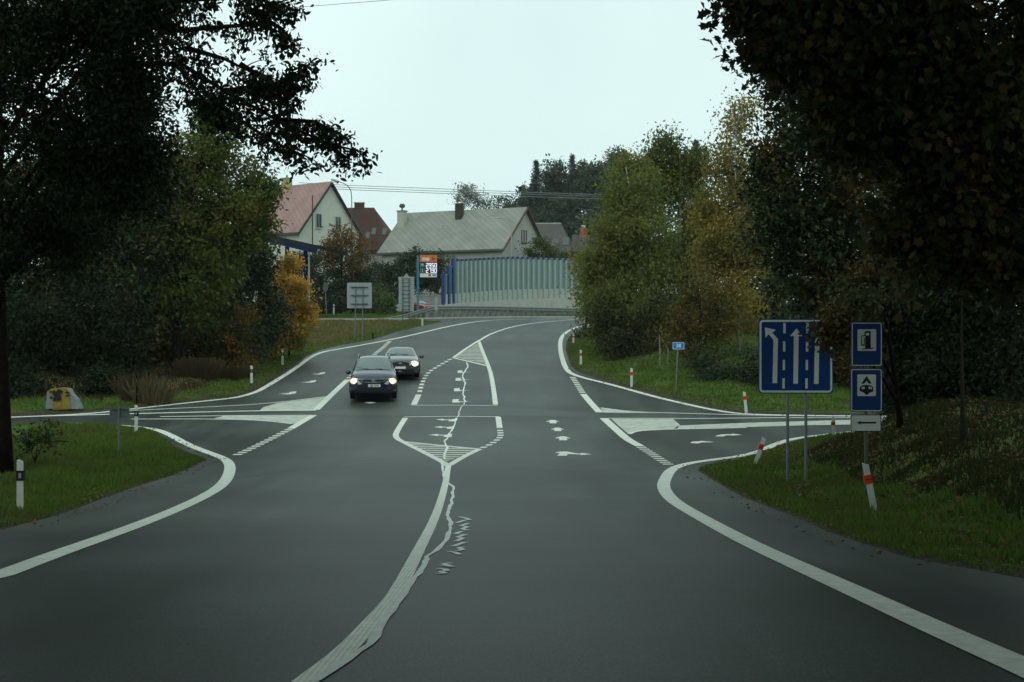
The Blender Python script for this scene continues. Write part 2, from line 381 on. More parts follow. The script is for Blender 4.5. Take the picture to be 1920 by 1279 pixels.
def mark(name, mb, mat='paint'):
    return tag(mb.build(name, MAT[mat]), kind='structure')
# edge lines
nl = [W_(-5.35, -30), W_(-5.3, 8), (0, 1079), (100, 1041), (200, 1006), (263, 983), (328, 957), (384, 931), (417, 910), (430, 890), (432, 870), (417, 858), (377, 844), (348, 832), (318, 815), (295, 806), (269, 802), (226, 798), (110, 793)]
p_ = [(q_[1], q_[2]) for q_ in nl[:2]] + [G(*q_) for q_ in chaikin(nl[2:], 2)]
mark("edge_line", line(p_, 0.29, world=True))
mark("edge_line", line([(10, 783), (160, 777), (254, 766.5), (385, 752), (440, 746.5), (470, 739), (490, 731), (550, 694), (580, 671), (603, 660), (640, 654), (726, 638.5), (779, 627), (845, 611), (899, 602), (960, 598.5), (1100, 597.5)], 0.26))
mark("edge_line", line([(1135, 606), (1111, 608.6), (1090, 611), (1076, 616), (1061, 623), (1051, 635), (1050, 653), (1054, 672), (1060, 690), (1070, 701), (1097, 709.5), (1137, 719), (1184, 732), (1231, 745), (1290, 759), (1348, 771), (1395, 777), (1500, 779.5), (1700, 781)], 0.27))
rl = [(1700, 804), (1600, 809), (1508, 820), (1478, 825), (1452, 834), (1423, 848), (1380, 857), (1330, 863), (1285, 870), (1258, 880), (1246, 900), (1243, 915), (1258, 937), (1300, 963), (1400, 1017), (1500, 1063), (1620, 1117), (1730, 1168), (1920, 1252)]
p_ = [G(*q_) for q_ in chaikin(rl, 2)] + [(3.0, 5.0), (3.0, -30)]
mark("edge_line", line(p_, 0.29, world=True))
# centre line with ribs and the far centre line
cl_ = [(841, 872), (838.5, 885), (835, 911), (816, 973), (783, 1036), (752, 1098), (732, 1130), (690, 1176), (646, 1223), (573, 1279)]
m = MAT['paint'].copy(); m.name = 'ribbed_road_paint'; MAT['paint_rib'] = m; n = m.node_tree; b = n.nodes['Principled BSDF']
tcx = n.nodes.new('ShaderNodeTexCoord'); wv = n.nodes.new('ShaderNodeTexWave'); wv.bands_direction = 'X'; wv.inputs['Scale'].default_value = 9.0; wv.inputs['Distortion'].default_value = 0.6
n.links.new(tcx.outputs['Object'], wv.inputs['Vector']); src = b.inputs['Base Color'].links[0].from_socket
rr = n.nodes.new('ShaderNodeMapRange'); rr.inputs[3].default_value = 1.0; rr.inputs[4].default_value = 1.3; n.links.new(wv.outputs['Fac'], rr.inputs[0])
mm = n.nodes.new('ShaderNodeMixRGB'); mm.blend_type = 'MULTIPLY'; mm.inputs[0].default_value = 1; n.links.new(src, mm.inputs[1]); n.links.new(rr.outputs[0], mm.inputs[2]); n.links.new(mm.outputs[0], b.inputs['Base Color'])
p_ = [G(*q_) for q_ in chaikin(cl_, 2)] + [(-1.16, 6.0), (-1.2, -30)]
mark("centre_line", line(p_, 0.15, world=True), 'paint_rib')
mark("centre_line", line([(898, 639.5), (910, 631.5), (923, 625), (960, 612.5), (1010, 604.6), (1085, 598.6), (1150, 596.5)], 0.2))
# upper turning island
mb = line([(899, 638), (875, 653), (850, 671)], 0.2); dashes([(846, 673), (821, 687), (803, 698), (793, 714), (786, 738)], 0.2, 13, mb=mb); line([(785, 740), (776, 759)], 0.24, mb=mb)
line([(898, 640), (904, 657), (916, 687), (921, 703), (926, 733), (929, 759)], 0.2, mb=mb, smooth=1)
line([(772, 760.3), (850, 760), (933, 761)], 0.12, mb=mb, smooth=0); line([(851, 671.5), (880, 678), (915, 686.5)], 0.22, mb=mb, smooth=0)
mark("turning_lane_line", mb)
# lower turning island
mb = line([(760, 784), (746, 806), (741, 817), (746, 824), (758, 830), (798, 850), (829, 866), (840, 874)], 0.2, smooth=1)
line([(934, 782), (937, 803)], 0.2, mb=mb); dashes([(937.5, 806), (939.5, 818), (933, 825), (917, 835), (900, 842)], 0.2, 8, mb=mb); line([(899, 842.5), (870, 856), (842, 873)], 0.2, mb=mb)
line([(758, 782), (850, 781), (936, 781.6)], 0.13, mb=mb, smooth=0); line([(759, 829), (800, 833), (898, 842.5)], 0.2, mb=mb, smooth=0)
mark("turning_lane_line", mb)
def hatch(name, poly, nbar, mat='paint', fill=0.5, along=(0, 1)):
    """stripes of paint inside a traced triangle"""
    W = [np.array(G(*q_)) for q_ in poly]; y0 = min(p[1] for p in W); y1 = max(p[1] for p in W); mb = MB()
    for k in range(nbar):
        ya = y0 + (y1 - y0) * (k + 0.1) / nbar; yb = ya + (y1 - y0) / nbar * fill; q_ = []
        for yy in (ya, yb):
            xs = []
            for i in range(len(W)):
                a_, b_ = W[i], W[(i + 1) % len(W)]
                if (a_[1] > yy) != (b_[1] > yy): xs.append(a_[0] + (b_[0] - a_[0]) * (yy - a_[1]) / (b_[1] - a_[1]))
            if len(xs) >= 2: q_.append((min(xs), max(xs), yy))
        if len(q_) == 2:
            v = []
            for lo, hi, yy in q_:
                v += [(lo, yy, float(zr(yy)) + 0.007), (hi, yy, float(zr(yy)) + 0.007)]
            mb.add(v, [[0, 1, 3, 2]])
    return mark(name, mb, mat)
hatch("hatched_area", [(853, 670), (897, 643), (912, 683)], 16, 'paint_old', 0.6)
hatch("hatched_area", [(766, 831), (892, 842.5), (838, 866)], 9, 'paint_old', 0.6)
def patch(name, px, mat, dz): return sheet(name, [G(*q_) for q_ in px], MAT[mat], dz)
# left side of the junction
mb = dashes([(731, 640), (718, 652), (703, 664), (680, 686), (653, 711)], 0.27, 24, smooth=0); line([(652, 712), (622, 740), (593, 768.5)], 0.27, mb=mb, smooth=0)
line([(588, 778.5), (560, 795), (545, 804)], 0.27, mb=mb, smooth=0); dashes([(543, 805), (500, 827), (440, 855)], 0.27, 13, mb=mb, smooth=0)
mark("junction_line", mb)
patch("hatched_area", [(617, 744), (592, 769), (487, 770), (493, 764), (520, 756)], 'paint_old', 0.005)
patch("hatched_area", [(586, 779.5), (552, 795), (520, 790), (470, 787.5), (400, 785), (420, 780)], 'paint_old', 0.005)
mb = line([(619, 743), (520, 755), (440, 761), (254, 769.5), (150, 776)], 0.12, smooth=1); line([(593, 769.5), (480, 770.5), (263, 775.5), (60, 781)], 0.22, mb=mb, smooth=1)
line([(586, 779), (480, 779), (300, 781.5)], 0.14, mb=mb, smooth=1); line([(548, 795), (500, 789), (420, 786), (246, 786)], 0.14, mb=mb, smooth=1)
mark("median_line", mb)
# right side of the junction
mb = dashes([(1073, 707), (1083, 722), (1093, 738)], 0.27, 9, smooth=0); line([(1093.5, 739), (1107, 755), (1124, 773.5)], 0.27, mb=mb, smooth=0)
line([(1132, 784.5), (1158, 808), (1176, 824), (1200, 837)], 0.30, mb=mb, smooth=1); dashes([(1201, 838), (1225, 853), (1256, 873)], 0.3, 10, mb=mb, smooth=0, fill=0.45)
mark("junction_line", mb)
patch("hatched_area", [(1126, 766), (1150, 768), (1184, 772.5), (1230, 775), (1131, 774)], 'paint_old', 0.005)
patch("hatched_area", [(1146, 785.5), (1262, 786), (1275, 797), (1262, 804.5), (1205, 807.5), (1188, 811), (1178, 814)], 'paint_old', 0.005)
mb = line([(1126, 765), (1184, 772.5), (1290, 775.5), (1420, 779), (1600, 781)], 0.14, smooth=1); line([(1140, 784.5), (1300, 785), (1480, 783.5), (1700, 784)], 0.14, mb=mb, smooth=0)
line([(1180, 814), (1188, 810), (1206, 807.5), (1254, 805), (1320, 804), (1400, 802)], 0.16, mb=mb, smooth=1)
line([(1530, 797), (1700, 794)], 0.12, mb=mb, smooth=0)
mark("median_line", mb)
patch("median_strip", [(1273, 798), (1400, 793), (1640, 786), (1760, 785), (1760, 791), (1640, 793.5), (1400, 801), (1270, 804.5)], 'paint_old', 0.004)
# arrows, traced as laid on the road
def arrow(polys):
    mb = MB()
    for q_ in polys:
        W = [G(*u) for u in q_]; bm = bmesh.new(); bm.faces.new([bm.verts.new((x, y, float(zr(y)) + 0.007)) for x, y in W]); bm.normal_update()
        bmesh.ops.triangulate(bm, faces=bm.faces[:]); bmesh.ops.recalc_face_normals(bm, faces=bm.faces[:])
        for f_ in bm.faces:
            if f_.normal.z < 0: f_.normal_flip()
        bm.verts.index_update(); mb.add([v_.co for v_ in bm.verts], [[v_.index for v_ in f_.verts] for f_ in bm.faces]); bm.free()
    return mark("turn_arrow", mb)
for (cx_, cy_, s_) in ((865, 697, .8), (862, 711.5, .9), (860, 731, 1.0), (857.5, 752, 1.1)):
    f_ = lambda dx, dy: (cx_ + dx * s_, cy_ + dy * s_)
    arrow([[f_(-9, 3), f_(-8, -2.6), f_(3, -3), f_(1.5, -.6), f_(4, 1.2), f_(24, .4), f_(4, 2.4), f_(0, 3)]])
for (cx_, cy_, s_) in ((840, 788, 1.0), (837, 802, 1.05), (831, 817, 1.2)):
    f_ = lambda dx, dy: (cx_ + dx * s_, cy_ + dy * s_)
    arrow([[f_(0, 2.3), f_(3, -1), f_(14, -2.6), f_(13, 2.6)], [f_(-23, -.9), f_(-10, -2.4), f_(-7, -1.2), f_(4, -1), f_(3, .1), f_(-7, 0), f_(-9, .9)]])
for (cx_, cy_, s_) in ((1036, 790, 1.0), (1045, 804.5, 1.02), (1055, 821, 1.18)):
    f_ = lambda dx, dy: (cx_ + dx * s_, cy_ + dy * s_)
    arrow([[f_(-13, 1), f_(-3, -2.2), f_(3, -2.2), f_(13, 1), f_(6, 1.2), f_(8, 4.2), f_(-6, 4.2), f_(-5, 1.2)]])
arrow([[(1040, 849), (1050, 847.2), (1062, 847), (1080, 850.3), (1088, 851.2), (1090, 849.6), (1110, 852.2), (1090, 853.8), (1088, 852.6), (1064, 852), (1063, 855), (1044, 855), (1050, 850.4)]])
arrow([[(1340, 818.5), (1349, 815.5), (1361, 814.4), (1370, 814.8), (1374, 813.6), (1392, 816), (1374, 817), (1362, 816.6), (1356, 818.8)]])
arrow([[(1293, 831), (1299, 828.4), (1311, 828), (1315, 827), (1340, 829.4), (1316, 830), (1309, 832)]])
for (x0, y0, s_) in ((610, 698, .9), (593, 713, 1.0), (556, 734, 1.15)):
    f_ = lambda dx, dy: (x0 + dx * s_, y0 + dy * s_)
    arrow([[f_(0, 0), f_(-10, 1), f_(-13, 3), f_(-30, 4.2), f_(-13, 5), f_(-8, 4.6), f_(-1, 3)]])
arrow([[(683, 755.5), (694, 753.6), (706, 755.3), (694, 757)]])
# sealed crack wandering along the middle, and white scrawl beside it
rng0 = np.random.default_rng(5)
def wander(px, width, amp, mat='seal', name='sealed_crack', dz=0.009):
    p = resample([G(*q_) for q_ in px], 0.45); a = rng0.normal(0, amp, len(p)); a = (a + np.roll(a, 1)) * 0.6
    p = [np.array([c_[0] + a[i], c_[1]]) for i, c_ in enumerate(p)]; mb = MB(); ws = rng0.uniform(0.6, 1.35, 400)
    strip(mb, p, lambda t: width * ws[int(t * 399)], dz); return mark(name, mb, mat)
wander([(842, 906), (850, 913), (847, 942), (839, 968), (845, 980), (846, 992), (837, 1014), (821, 1033), (799, 1045), (799, 1058), (781, 1083), (763, 1105), (737, 1146), (715, 1171), (687, 1210), (625, 1255), (590, 1279)], 0.062, 0.012)
wander([(834, 900), (830, 880), (828, 868)], 0.06, 0.01)
wander([(834, 862), (837, 841), (834, 828), (841, 818.5), (850, 801), (857, 784)], 0.06, 0.016)
wander([(857, 783), (862, 770), (872, 754)], 0.03, 0.018)
wander([(872, 754), (868, 735), (872, 717), (867, 707), (871, 697), (878, 687), (875, 679)], 0.065, 0.022)
mb = MB()
z0x, z0y, k_ = 790, 950, 130 / 1188.0
strokes = [[(650, 180), (750, 200), (830, 230), (740, 240), (600, 285)], [(800, 295), (680, 335), (790, 350), (700, 390), (815, 415), (710, 405)], [(700, 430), (580, 470), (760, 490), (620, 525), (710, 550), (600, 600)],
           [(750, 615), (540, 690)], [(720, 700), (640, 715), (710, 745), (610, 765)], [(470, 775), (560, 790), (660, 830)], [(540, 975), (380, 985), (520, 1040), (350, 1010)], [(280, 1070), (400, 1080), (440, 1110), (330, 1120), (400, 1150), (270, 1160)]]
for s_ in strokes: strip(mb, [G(z0x + u * k_, z0y + v_ * k_) for u, v_ in s_], lambda t: 0.075, 0.0085)
mark("paint_scrawl", mb, 'seal')
# tar-sealed joints and cracks
for k_, px in enumerate(([(420, 900), (560, 880), (700, 866), (815, 861)], [(960, 872), (1080, 880), (1220, 876)])):
    wander(px, .03, .03, 'tar', 'tar_seam', .006)
# ------------------------------------------------------------------ road furniture
def delineator(px, pbase, ptop, label, side, D=None, lean=None):
    """white guide post; base pixel, top pixel row"""
    p = at(px, pbase) if D is None else gnd(px, D)
    h = max(0.55, (pbase - ptop) * p.y / F); wd = 0.12 if side != 'far' else 0.16
    t = thing("delineator_post", label, "guide post", p, 0, "guide posts along the road edge")
    mb = MB(); hw = wd / 2; dp = 0.045
    v = []
    for z, k in ((-0.3, 1.0), (h - 0.05, 0.93), (h, 0.9)):
        for x, y in ((-hw, -dp), (hw, -dp), (hw * 0.55, dp), (-hw * 0.55, dp)): v.append((x * k, y * k, z - (0.035 if z == h and x > 0 else 0)))
    mb.add(v, [[3, 2, 1, 0]] + [[r*4 + i, r*4 + (i+1) % 4, r*4 + 4 + (i+1) % 4, r*4 + 4 + i] for r in (0, 1) for i in range(4)] + [[8, 9, 10, 11]])
    mb.build("post_body", MAT['white_plastic'], t)
    zb = h * 0.60; hb = h * 0.17
    if side == 'left':
        MB().box(-hw - .004, hw + .004, -dp - .005, dp + .004, zb, zb + hb * 1.15).build("black_band", MAT['black'], t)
        MB().box(-0.022, 0.022, -dp - .011, -dp - .004, zb + hb * .3, zb + hb * .85).build("reflector", MAT['plate_back'], t)
    elif side == 'right':
        MB().box(-hw - .004, hw + .004, -dp - .005, dp + .004, zb, zb + hb).build("reflective_band", MAT['red_ref'], t)
        MB().box(-hw * .7, hw * .7, -dp - .009, -dp - .004, zb + hb * .46, zb + hb * .54).build("band_divider", MAT['black'], t)
    else:
        MB().box(-hw - .004, hw + .004, -dp - .005, dp + .004, zb + .1, zb + hb).build("black_band", MAT['black'], t)
    if lean: t.rotation_euler = (0, R(lean), 0)
    return t
delineator(39, 960, 862, "white guide post with black band at the far left, beside the dark trunk", 'left')
delineator(256, 812, 760, "white guide post with black band at the tip of the left grass corner", 'left')
delineator(472, 720, 686, "white guide post with black band on the grass bank behind the left turning lane", 'left')
delineator(530, 685, 655, "white guide post with black band near the orange bush", 'left')
delineator(626, 592, 572, "small white guide post beside the round sign back, across the side road", 'far', D=139)
delineator(792, 611, 597, "small white guide post at the grass tip under the tall price sign", 'far')
delineator(1075, 643, 626, "white post with red reflector at the inside of the bend, farthest on the right verge", 'right')
delineator(1089, 684, 656, "white post with red reflector on the right verge, second from the bend", 'right')
delineator(1184, 726, 690, "white post with red reflector on the grass left of the small blue road number sign", 'right')
delineator(1399, 776, 737, "white post with red reflector, slightly tilted, left of the blue lane sign", 'right', lean=-6)
delineator(1562, 821, 782, "upright white post with red reflector between the lane sign and the fuel sign", 'right')
delineator(1413, 879, 818, "leaning white post with red reflector at the right grass corner, below the lane sign", 'right', lean=19)
delineator(1640, 968, 868, "tall leaning white post with red reflector in front of the fuel sign pole", 'right', lean=-11)

def pole(mb, x, z0, z1, y=0.0, r=0.03): mb.tube([(x, y, z0), (x, y, z1)], r, r, 8); return mb
def plate(name, x0, x1, z0, z1, r, mat, parent, y0=-0.02, y1=0.0): 
    return MB().prism(rrect(x0, x1, z0, z1, r), y0, y1).build(name, mat, parent)
def border(x0, x1, z0, z1, r, wd, parent, y, mat=None):
    a = rrect(x0, x1, z0, z1, r); b_ = rrect(x0 + wd, x1 - wd, z0 + wd, z1 - wd, max(0.005, r - wd)); n_ = len(a)
    return mk("border", [(x, y, z) for x, z in a] + [(x, y, z) for x, z in b_], ring_faces(n_), mat or MAT['sign_white'], parent)
def decal(name, polys, mat, parent, y):
    mb = MB()
    for pl in polys:
        bm = bmesh.new(); bm.faces.new([bm.verts.new((x, y, z)) for x, z in pl]); bm.normal_update(); bmesh.ops.triangulate(bm, faces=bm.faces[:]); bm.verts.index_update()
        mb.add([q_.co for q_ in bm.verts], [[q_.index for q_ in f_.verts] for f_ in bm.faces]); bm.free()
    return mb.build(name, mat, parent)

# lane sign ------------------------------------------------------------
p = at(1493, 908); k = p.y / F
t = thing("lane_sign", "large square blue lane sign with three white arrows on two poles", "road sign", p, R(-3))
X = lambda px: (px - 1493) * k
Z = lambda py: CAMZ - (py - HY) * k - p.z
plate("sign_plate", X(1422), X(1561), Z(738), Z(598), 0.09, MAT['blue'], t, -0.05, -0.03)
plate("plate_backing", X(1423), X(1560), Z(737), Z(599), 0.09, MAT['plate_back'], t, -0.03, -0.02)
border(X(1424), X(1559), Z(736), Z(600), 0.085, 0.045, t, -0.054)
s_ = 260 / 1386.0; ZX = lambda u, v: (X(1420 + u * s_), Z(590 + v * s_))
decal("turn_left_arrow", [[ZX(*q_) for q_ in ((75, 128), (182, 152), (148, 182), (205, 245), (196, 685), (150, 684), (160, 252), (112, 196), (80, 232))]], MAT['sign_white'], t, -0.055)
decal("straight_arrow", [[ZX(*q_) for q_ in ((388, 138), (448, 218), (410, 214), (402, 690), (356, 690), (362, 214), (322, 216))]], MAT['sign_white'], t, -0.055)
decal("turn_right_arrow", [[ZX(*q_) for q_ in ((560, 692), (570, 252), (628, 194), (596, 158), (700, 148), (696, 236), (660, 212), (614, 262), (606, 692))]], MAT['sign_white'], t, -0.055)
for x_ in (268, 495):
    for v0 in (85, 268, 452, 636): decal("lane_dash", [[ZX(x_ + dx - (v0 - 85) * .017, v) for dx, v in ((-11, v0), (13, v0), (13, v0 + 102), (-11, v0 + 102))]], MAT['sign_white'], t, -0.055)
for x_ in (1477, 1511): pole(MB(), X(x_), -0.5, Z(604), 0.012, 0.034).build("pole", MAT['metal'], t)

# fuel and camping signs -----------------------------------------------
p = at(1624, 938); k = p.y / F
t = thing("service_sign", "blue fuel and camping signs above a white arrow plate on one pole", "road sign", p, R(-2))
X = lambda px: (px - 1624) * k
Z = lambda py: CAMZ - (py - HY) * k - p.z
pole(MB(), 0, -0.5, Z(610), 0.01, 0.036).build("pole", MAT['dark_metal'], t)
def service(y0, y1, xx0, xx1, nm):
    pl = plate(nm, X(xx0), X(xx1), Z(y1), Z(y0), 0.04, MAT['blue'], t, -0.05, -0.03)
    border(X(xx0) + .012, X(xx1) - .012, Z(y1) + .012, Z(y0) - .012, 0.035, 0.016, pl, -0.054)
    return pl
s1_ = service(604, 687, 1595, 1653, "fuel_plate")
plate("pictogram_panel", X(1607), X(1641.5), Z(658), Z(617.5), 0.02, MAT['sign_white'], s1_, -0.055, -0.045)
f2 = lambda u, v: (X(1420 + u * s_), Z(590 + v * s_))
decal("pump_symbol", [[f2(*q_) for q_ in ((1072, 335), (1072, 180), (1085, 163), (1126, 166), (1126, 335))], [f2(*q_) for q_ in ((1042, 338), (1150, 332), (1150, 342), (1042, 348))],
   [f2(*q_) for q_ in ((1030, 300), (1032, 210), (1066, 205), (1062, 176), (1085, 164), (1085, 172), (1070, 182), (1074, 215), (1040, 218), (1040, 298), (1058, 298), (1058, 230), (1066, 230), (1066, 310), (1034, 312))]], MAT['black'], s1_, -0.059)
decal("pump_window", [[f2(*q_) for q_ in ((1078, 184), (1108, 182), (1108, 208), (1078, 210))]], MAT['sign_white'], s1_, -0.062)
s2_ = service(691, 772, 1594, 1653, "camping_plate")
plate("pictogram_panel", X(1606.5), X(1641), Z(742.5), Z(702), 0.02, MAT['sign_white'], s2_, -0.055, -0.045)
decal("tent_and_caravan_symbol", [[f2(*q_) for q_ in ((1085, 612), (1134, 688), (1108, 690), (1085, 660), (1062, 690), (1032, 690))],
   [f2(*q_) for q_ in ((1016, 760), (1018, 725), (1040, 706), (1085, 702), (1130, 706), (1150, 725), (1152, 768), (1110, 782), (1098, 800), (1076, 800), (1062, 782))]], MAT['black'], s2_, -0.059)
for pl in (((1036, 722), (1066, 720), (1066, 742), (1036, 744)), ((1104, 718), (1136, 722), (1138, 744), (1104, 742))): decal("caravan_window", [[f2(*q_) for q_ in pl]], MAT['sign_white'], s2_, -0.062)
ap = plate("arrow_plate", X(1594), X(1651), Z(809), Z(777), 0.03, MAT['sign_white'], t, -0.05, -0.03)
border(X(1594), X(1651), Z(809), Z(777), 0.03, 0.014, ap, -0.054, MAT['black'])
decal("arrow_symbol", [[f2(*q_) for q_ in ((990, 1078), (1030, 1060), (1030, 1070), (1180, 1070), (1180, 1087), (1030, 1087), (1030, 1098))]], MAT['black'], ap, -0.056)

# route number sign ----------------------------------------------------
p = at(1267, 738); k = p.y / F
t = thing("route_sign", "small blue road number sign 38 on a thin pole by the trees", "road sign", p, R(4))
X = lambda px: (px - 1267) * k
Z = lambda py: CAMZ - (py - HY) * k - p.z
MB().tube([(0, 0, -.3), (X(1271), 0, Z(644))], .03, .03, 8).build("pole", MAT['metal'], t)
MAT['blue_light'] = M('pale_sign_blue', (0.03, 0.20, 0.55), 0.4, 0.05)
pl = plate("sign_plate", X(1260.5), X(1283), Z(655.5), Z(641.5), 0.04, MAT['blue_light'], t, -0.05, -0.03)
border(X(1261), X(1282.5), Z(655), Z(642), 0.035, 0.018, pl, -0.054)
text("number", "38", 0.22, MAT['sign_white'], pl, (X(1271.8), -0.056, Z(648.5)), bold=0.006)

# sign backs -----------------------------------------------------------
p = at(674, 636); k = p.y / F
t = thing("lane_sign", "square grey back of a traffic sign with two poles on the dry grass", "road sign", p)
X = lambda px: (px - 674) * k
Z = lambda py: CAMZ - (py - HY) * k - p.z
plate("sign_back", X(650.5), X(697), Z(578), Z(530), 0.07, MAT['plate_back'], t, 0.04, 0.06)
for x0, x1 in ((667, 665.5), (680.5, 679.5)): MB().tube([(X(x1), 0.0, -.3), (X(x0), 0.0, Z(536))], .038, .038, 8).build("pole", MAT['metal'], t)
for yy in (538.5, 554, 570): MB().box(X(658), X(690), -.045, .045, Z(yy) - .03, Z(yy) + .03).build("bracket", MAT['dark_metal'], t)
p = at(761, 612); k = p.y / F
t = thing("direction_sign", "stack of grey direction sign backs with pointed ends on two poles", "road sign", p)
X = lambda px: (px - 761) * k
Z = lambda py: CAMZ - (py - HY) * k - p.z
rows = [519 + 7.25 * i for i in range(10)]
for i, yy in enumerate(rows[:-1]):
    y1 = rows[i + 1] - 0.35
    if i == 0: pl = [(747, y1), (776.5, y1), (776.5, yy), (767.5, yy), (762, yy - 6.5), (756.5, yy), (747, yy)]
    elif i == 5: pl = [(747, y1), (777, y1), (782.5, (yy + y1) / 2), (777, yy), (747, yy)]
    elif i == 8: pl = [(747, y1), (776, y1), (776, yy), (747, yy), (741.5, (yy + y1) / 2)]
    elif i == 7: pl = [(747, y1), (776, y1), (776, yy), (747, yy), (741, (yy + y1) / 2)]
    else: pl = [(747.5, y1), (776.5, y1), (776.5, yy), (747.5, yy)]
    MB().prism([(X(a), Z(b_)) for a, b_ in pl], .04, .06).build("direction_plate", MAT['plate_back'], t)
    MB().box(X(753), X(771), .0, .045, Z((yy + y1) / 2) - .02, Z((yy + y1) / 2) + .02).build("bracket", MAT['dark_metal'], t)
for x_ in (755.5, 767): pole(MB(), X(x_), -.3, Z(522), 0, .035).build("pole", MAT['dark_metal'], t)
p = at(224, 853); k = p.y / F
t = thing("small_sign", "low dark grey sign back on a short pole in the left grass corner", "road sign", p)
X = lambda px: (px - 224) * k
Z = lambda py: CAMZ - (py - HY) * k - p.z
MAT['dull_back'] = M('dull_sign_back', (0.12, 0.14, 0.13), 0.6, 0.2, 5.0)
pb = plate("sign_back", X(205), X(242), Z(783), Z(763), 0.05, MAT['dull_back'], t, .035, .055)
for x_ in (214, 233): MB().box(X(x_) - .09, X(x_) + .09, .015, .034, Z(769), Z(767)).build("bracket", MAT['dark_metal'], t); 
pole(MB(), X(223), -.3, Z(764), 0.01, .028).build("pole", MAT['metal'], t)
p = gnd(611, 138); k = p.y / F
t = thing("round_sign", "small round sign back on a leaning pole before the dark hedge", "road sign", p)
X = lambda px: (px - 611) * k
Z = lambda py: CAMZ - (py - HY) * k - p.z
a_ = [(X(610) + .27 * math.cos(R(i * 18)), Z(538) + .48 * math.sin(R(i * 18))) for i in range(20)]
MB().prism(a_, .03, .05).build("sign_back", MAT['metal'], t)
MB().tube([(X(612.5), 0, -.2), (X(609.5), 0, Z(534))], .045, .045, 7).build("pole", MAT['metal'], t)
p = at(699, 635)
t = thing("marker_stub", "short dark marker stub in the dry grass by the kerb", "marker", p)
MB().tube([(0, 0, -.1), (0, 0, .34)], .07, .06, 8).build("stub", MAT['black'], t)
MB().tube([(0, 0, .34), (0, 0, .42)], .085, .05, 8).build("cap", MAT['black'], t)
p = gnd(256, 56)
t = thing("wooden_stake", "thin dark stake behind the banded post at the left corner", "stake", p)
MB().tube([(0, 0, -.2), (.01, 0, 1.0), (0, 0, 2.05)], .035, .028, 6).build("stake_shaft", MAT['bark'], t)
MB().tube([(0, 0, 2.05), (0.0, 0, 2.12)], .04, .02, 6).build("stake_tip", MAT['bark'], t)

# yellow and white advertising banner ----------------------------------
MAT['yellow'] = M('yellow_tarpaulin', (0.24, 0.18, 0.025), 0.6, 0.25, 2.0)
MAT['white_tarp'] = M('white_tarpaulin', (0.20, 0.225, 0.23), 0.6, 0.2, 3.0)
MAT['orange_tarp'] = M('amber_tarpaulin', (0.28, 0.16, 0.02), 0.6, 0.2, 3.0)
p = gnd(117, 54.0); k = p.y / F
t = thing("banner", "yellow banner with black patches over white sheeting, far side of left side road", "banner", p)
b0 = 777
def bz(u, v): return ((60 + u / 7.99 - 117) * k, (b0 - (700 + v / 7.99)) * k)
def bulge(name, poly, mat, parent, depth, off=0):
    bm = bmesh.new(); f_ = bm.faces.new([bm.verts.new((x, -off, z)) for x, z in poly]); r_ = bmesh.ops.extrude_face_region(bm, geom=[f_])
    for q_ in r_['geom']:
        if isinstance(q_, bmesh.types.BMVert): q_.co.y += depth
    bmesh.ops.recalc_face_normals(bm, faces=bm.faces[:]); return from_bm(name, bm, mat, parent)
body = bulge("white_sheet", [bz(*q_) for q_ in ((205, 585), (225, 330), (260, 300), (430, 270), (540, 285), (585, 370), (660, 450), (720, 590))], MAT['white_tarp'], t, .5)
bulge("yellow_panel", [bz(*q_) for q_ in ((315, 600), (320, 400), (240, 320), (300, 280), (420, 275), (520, 270), (570, 350), (560, 420), (585, 590))], MAT['yellow'], t, .03, .03)
bulge("amber_panel", [bz(*q_) for q_ in ((330, 570), (330, 480), (440, 470), (450, 570))], MAT['orange_tarp'], t, .02, .05)
for pl in (((320, 465), (325, 420), (345, 400), (310, 350), (330, 300), (375, 330), (395, 290), (440, 300), (470, 330), (430, 360), (450, 430), (440, 462), (380, 470)), ((500, 340), (530, 320), (580, 355), (545, 360)), ((505, 385), (550, 370), (570, 390), (510, 400)), ((260, 330), (300, 310), (300, 345)), ((275, 400), (310, 400), (310, 440), (285, 440))):
    bulge("black_patch", [bz(*q_) for q_ in pl], MAT['black'], t, .02, .075)

# fuel price sign ------------------------------------------------------
D_ = 136.0; p = gnd(785, D_); k = D_ / F
t = thing("price_sign", "tall fuel price sign with orange header and lit white digits", "price sign", p)
X = lambda px: (px - 785) * k
Z = lambda py: CAMZ - (py - HY) * k - p.z
MAT['teal'] = M('teal_paint', (0.035, 0.17, 0.24), 0.4, 0.1)
MAT['orange'] = M('orange_panel', (0.62, 0.15, 0.035), 0.4, 0.06)
MAT['panel'] = M('dark_display', (0.008, 0.009, 0.016), 0.4, 0.1)
MAT['green'] = M('green_panel', (0.03, 0.22, 0.15), 0.5, 0.1)
MAT['led'] = M('white_led', (0.8, 0.8, 0.9), 0.5, 0.0, emit=(0.85, 0.82, 1.0), strength=.95)
MB().box(X(781.5), X(785.5), -.12, .12, -.4, Z(479)).build("pole", MAT['teal'], t)
pn = MB().box(X(787.3), X(820), -.10, .10, Z(521), Z(477.6), .03).build("display_panel", MAT['panel'], t)
hd = MB().box(X(787.3), X(819.5), -.14, -.102, Z(491.6), Z(478.4)).build("orange_header", MAT['orange'], t)
MB().box(X(785.5), X(787.3), -.04, .04, Z(484), Z(482)).build("arm", MAT['teal'], t); MB().box(X(785.5), X(787.3), -.04, .04, Z(516), Z(514)).build("arm", MAT['teal'], t)
text("name_lettering", "coop", 0.50, MAT['sign_white'], hd, (X(798.5), -.146, Z(485.2)), bold=.028, sx=.70)
MAT['brown'] = M('dark_lettering', (0.16, 0.045, 0.015), 0.6)
text("number_lettering", "24", 0.34, MAT['brown'], hd, (X(812.5), -.146, Z(485.2)), bold=.014, sx=.9)
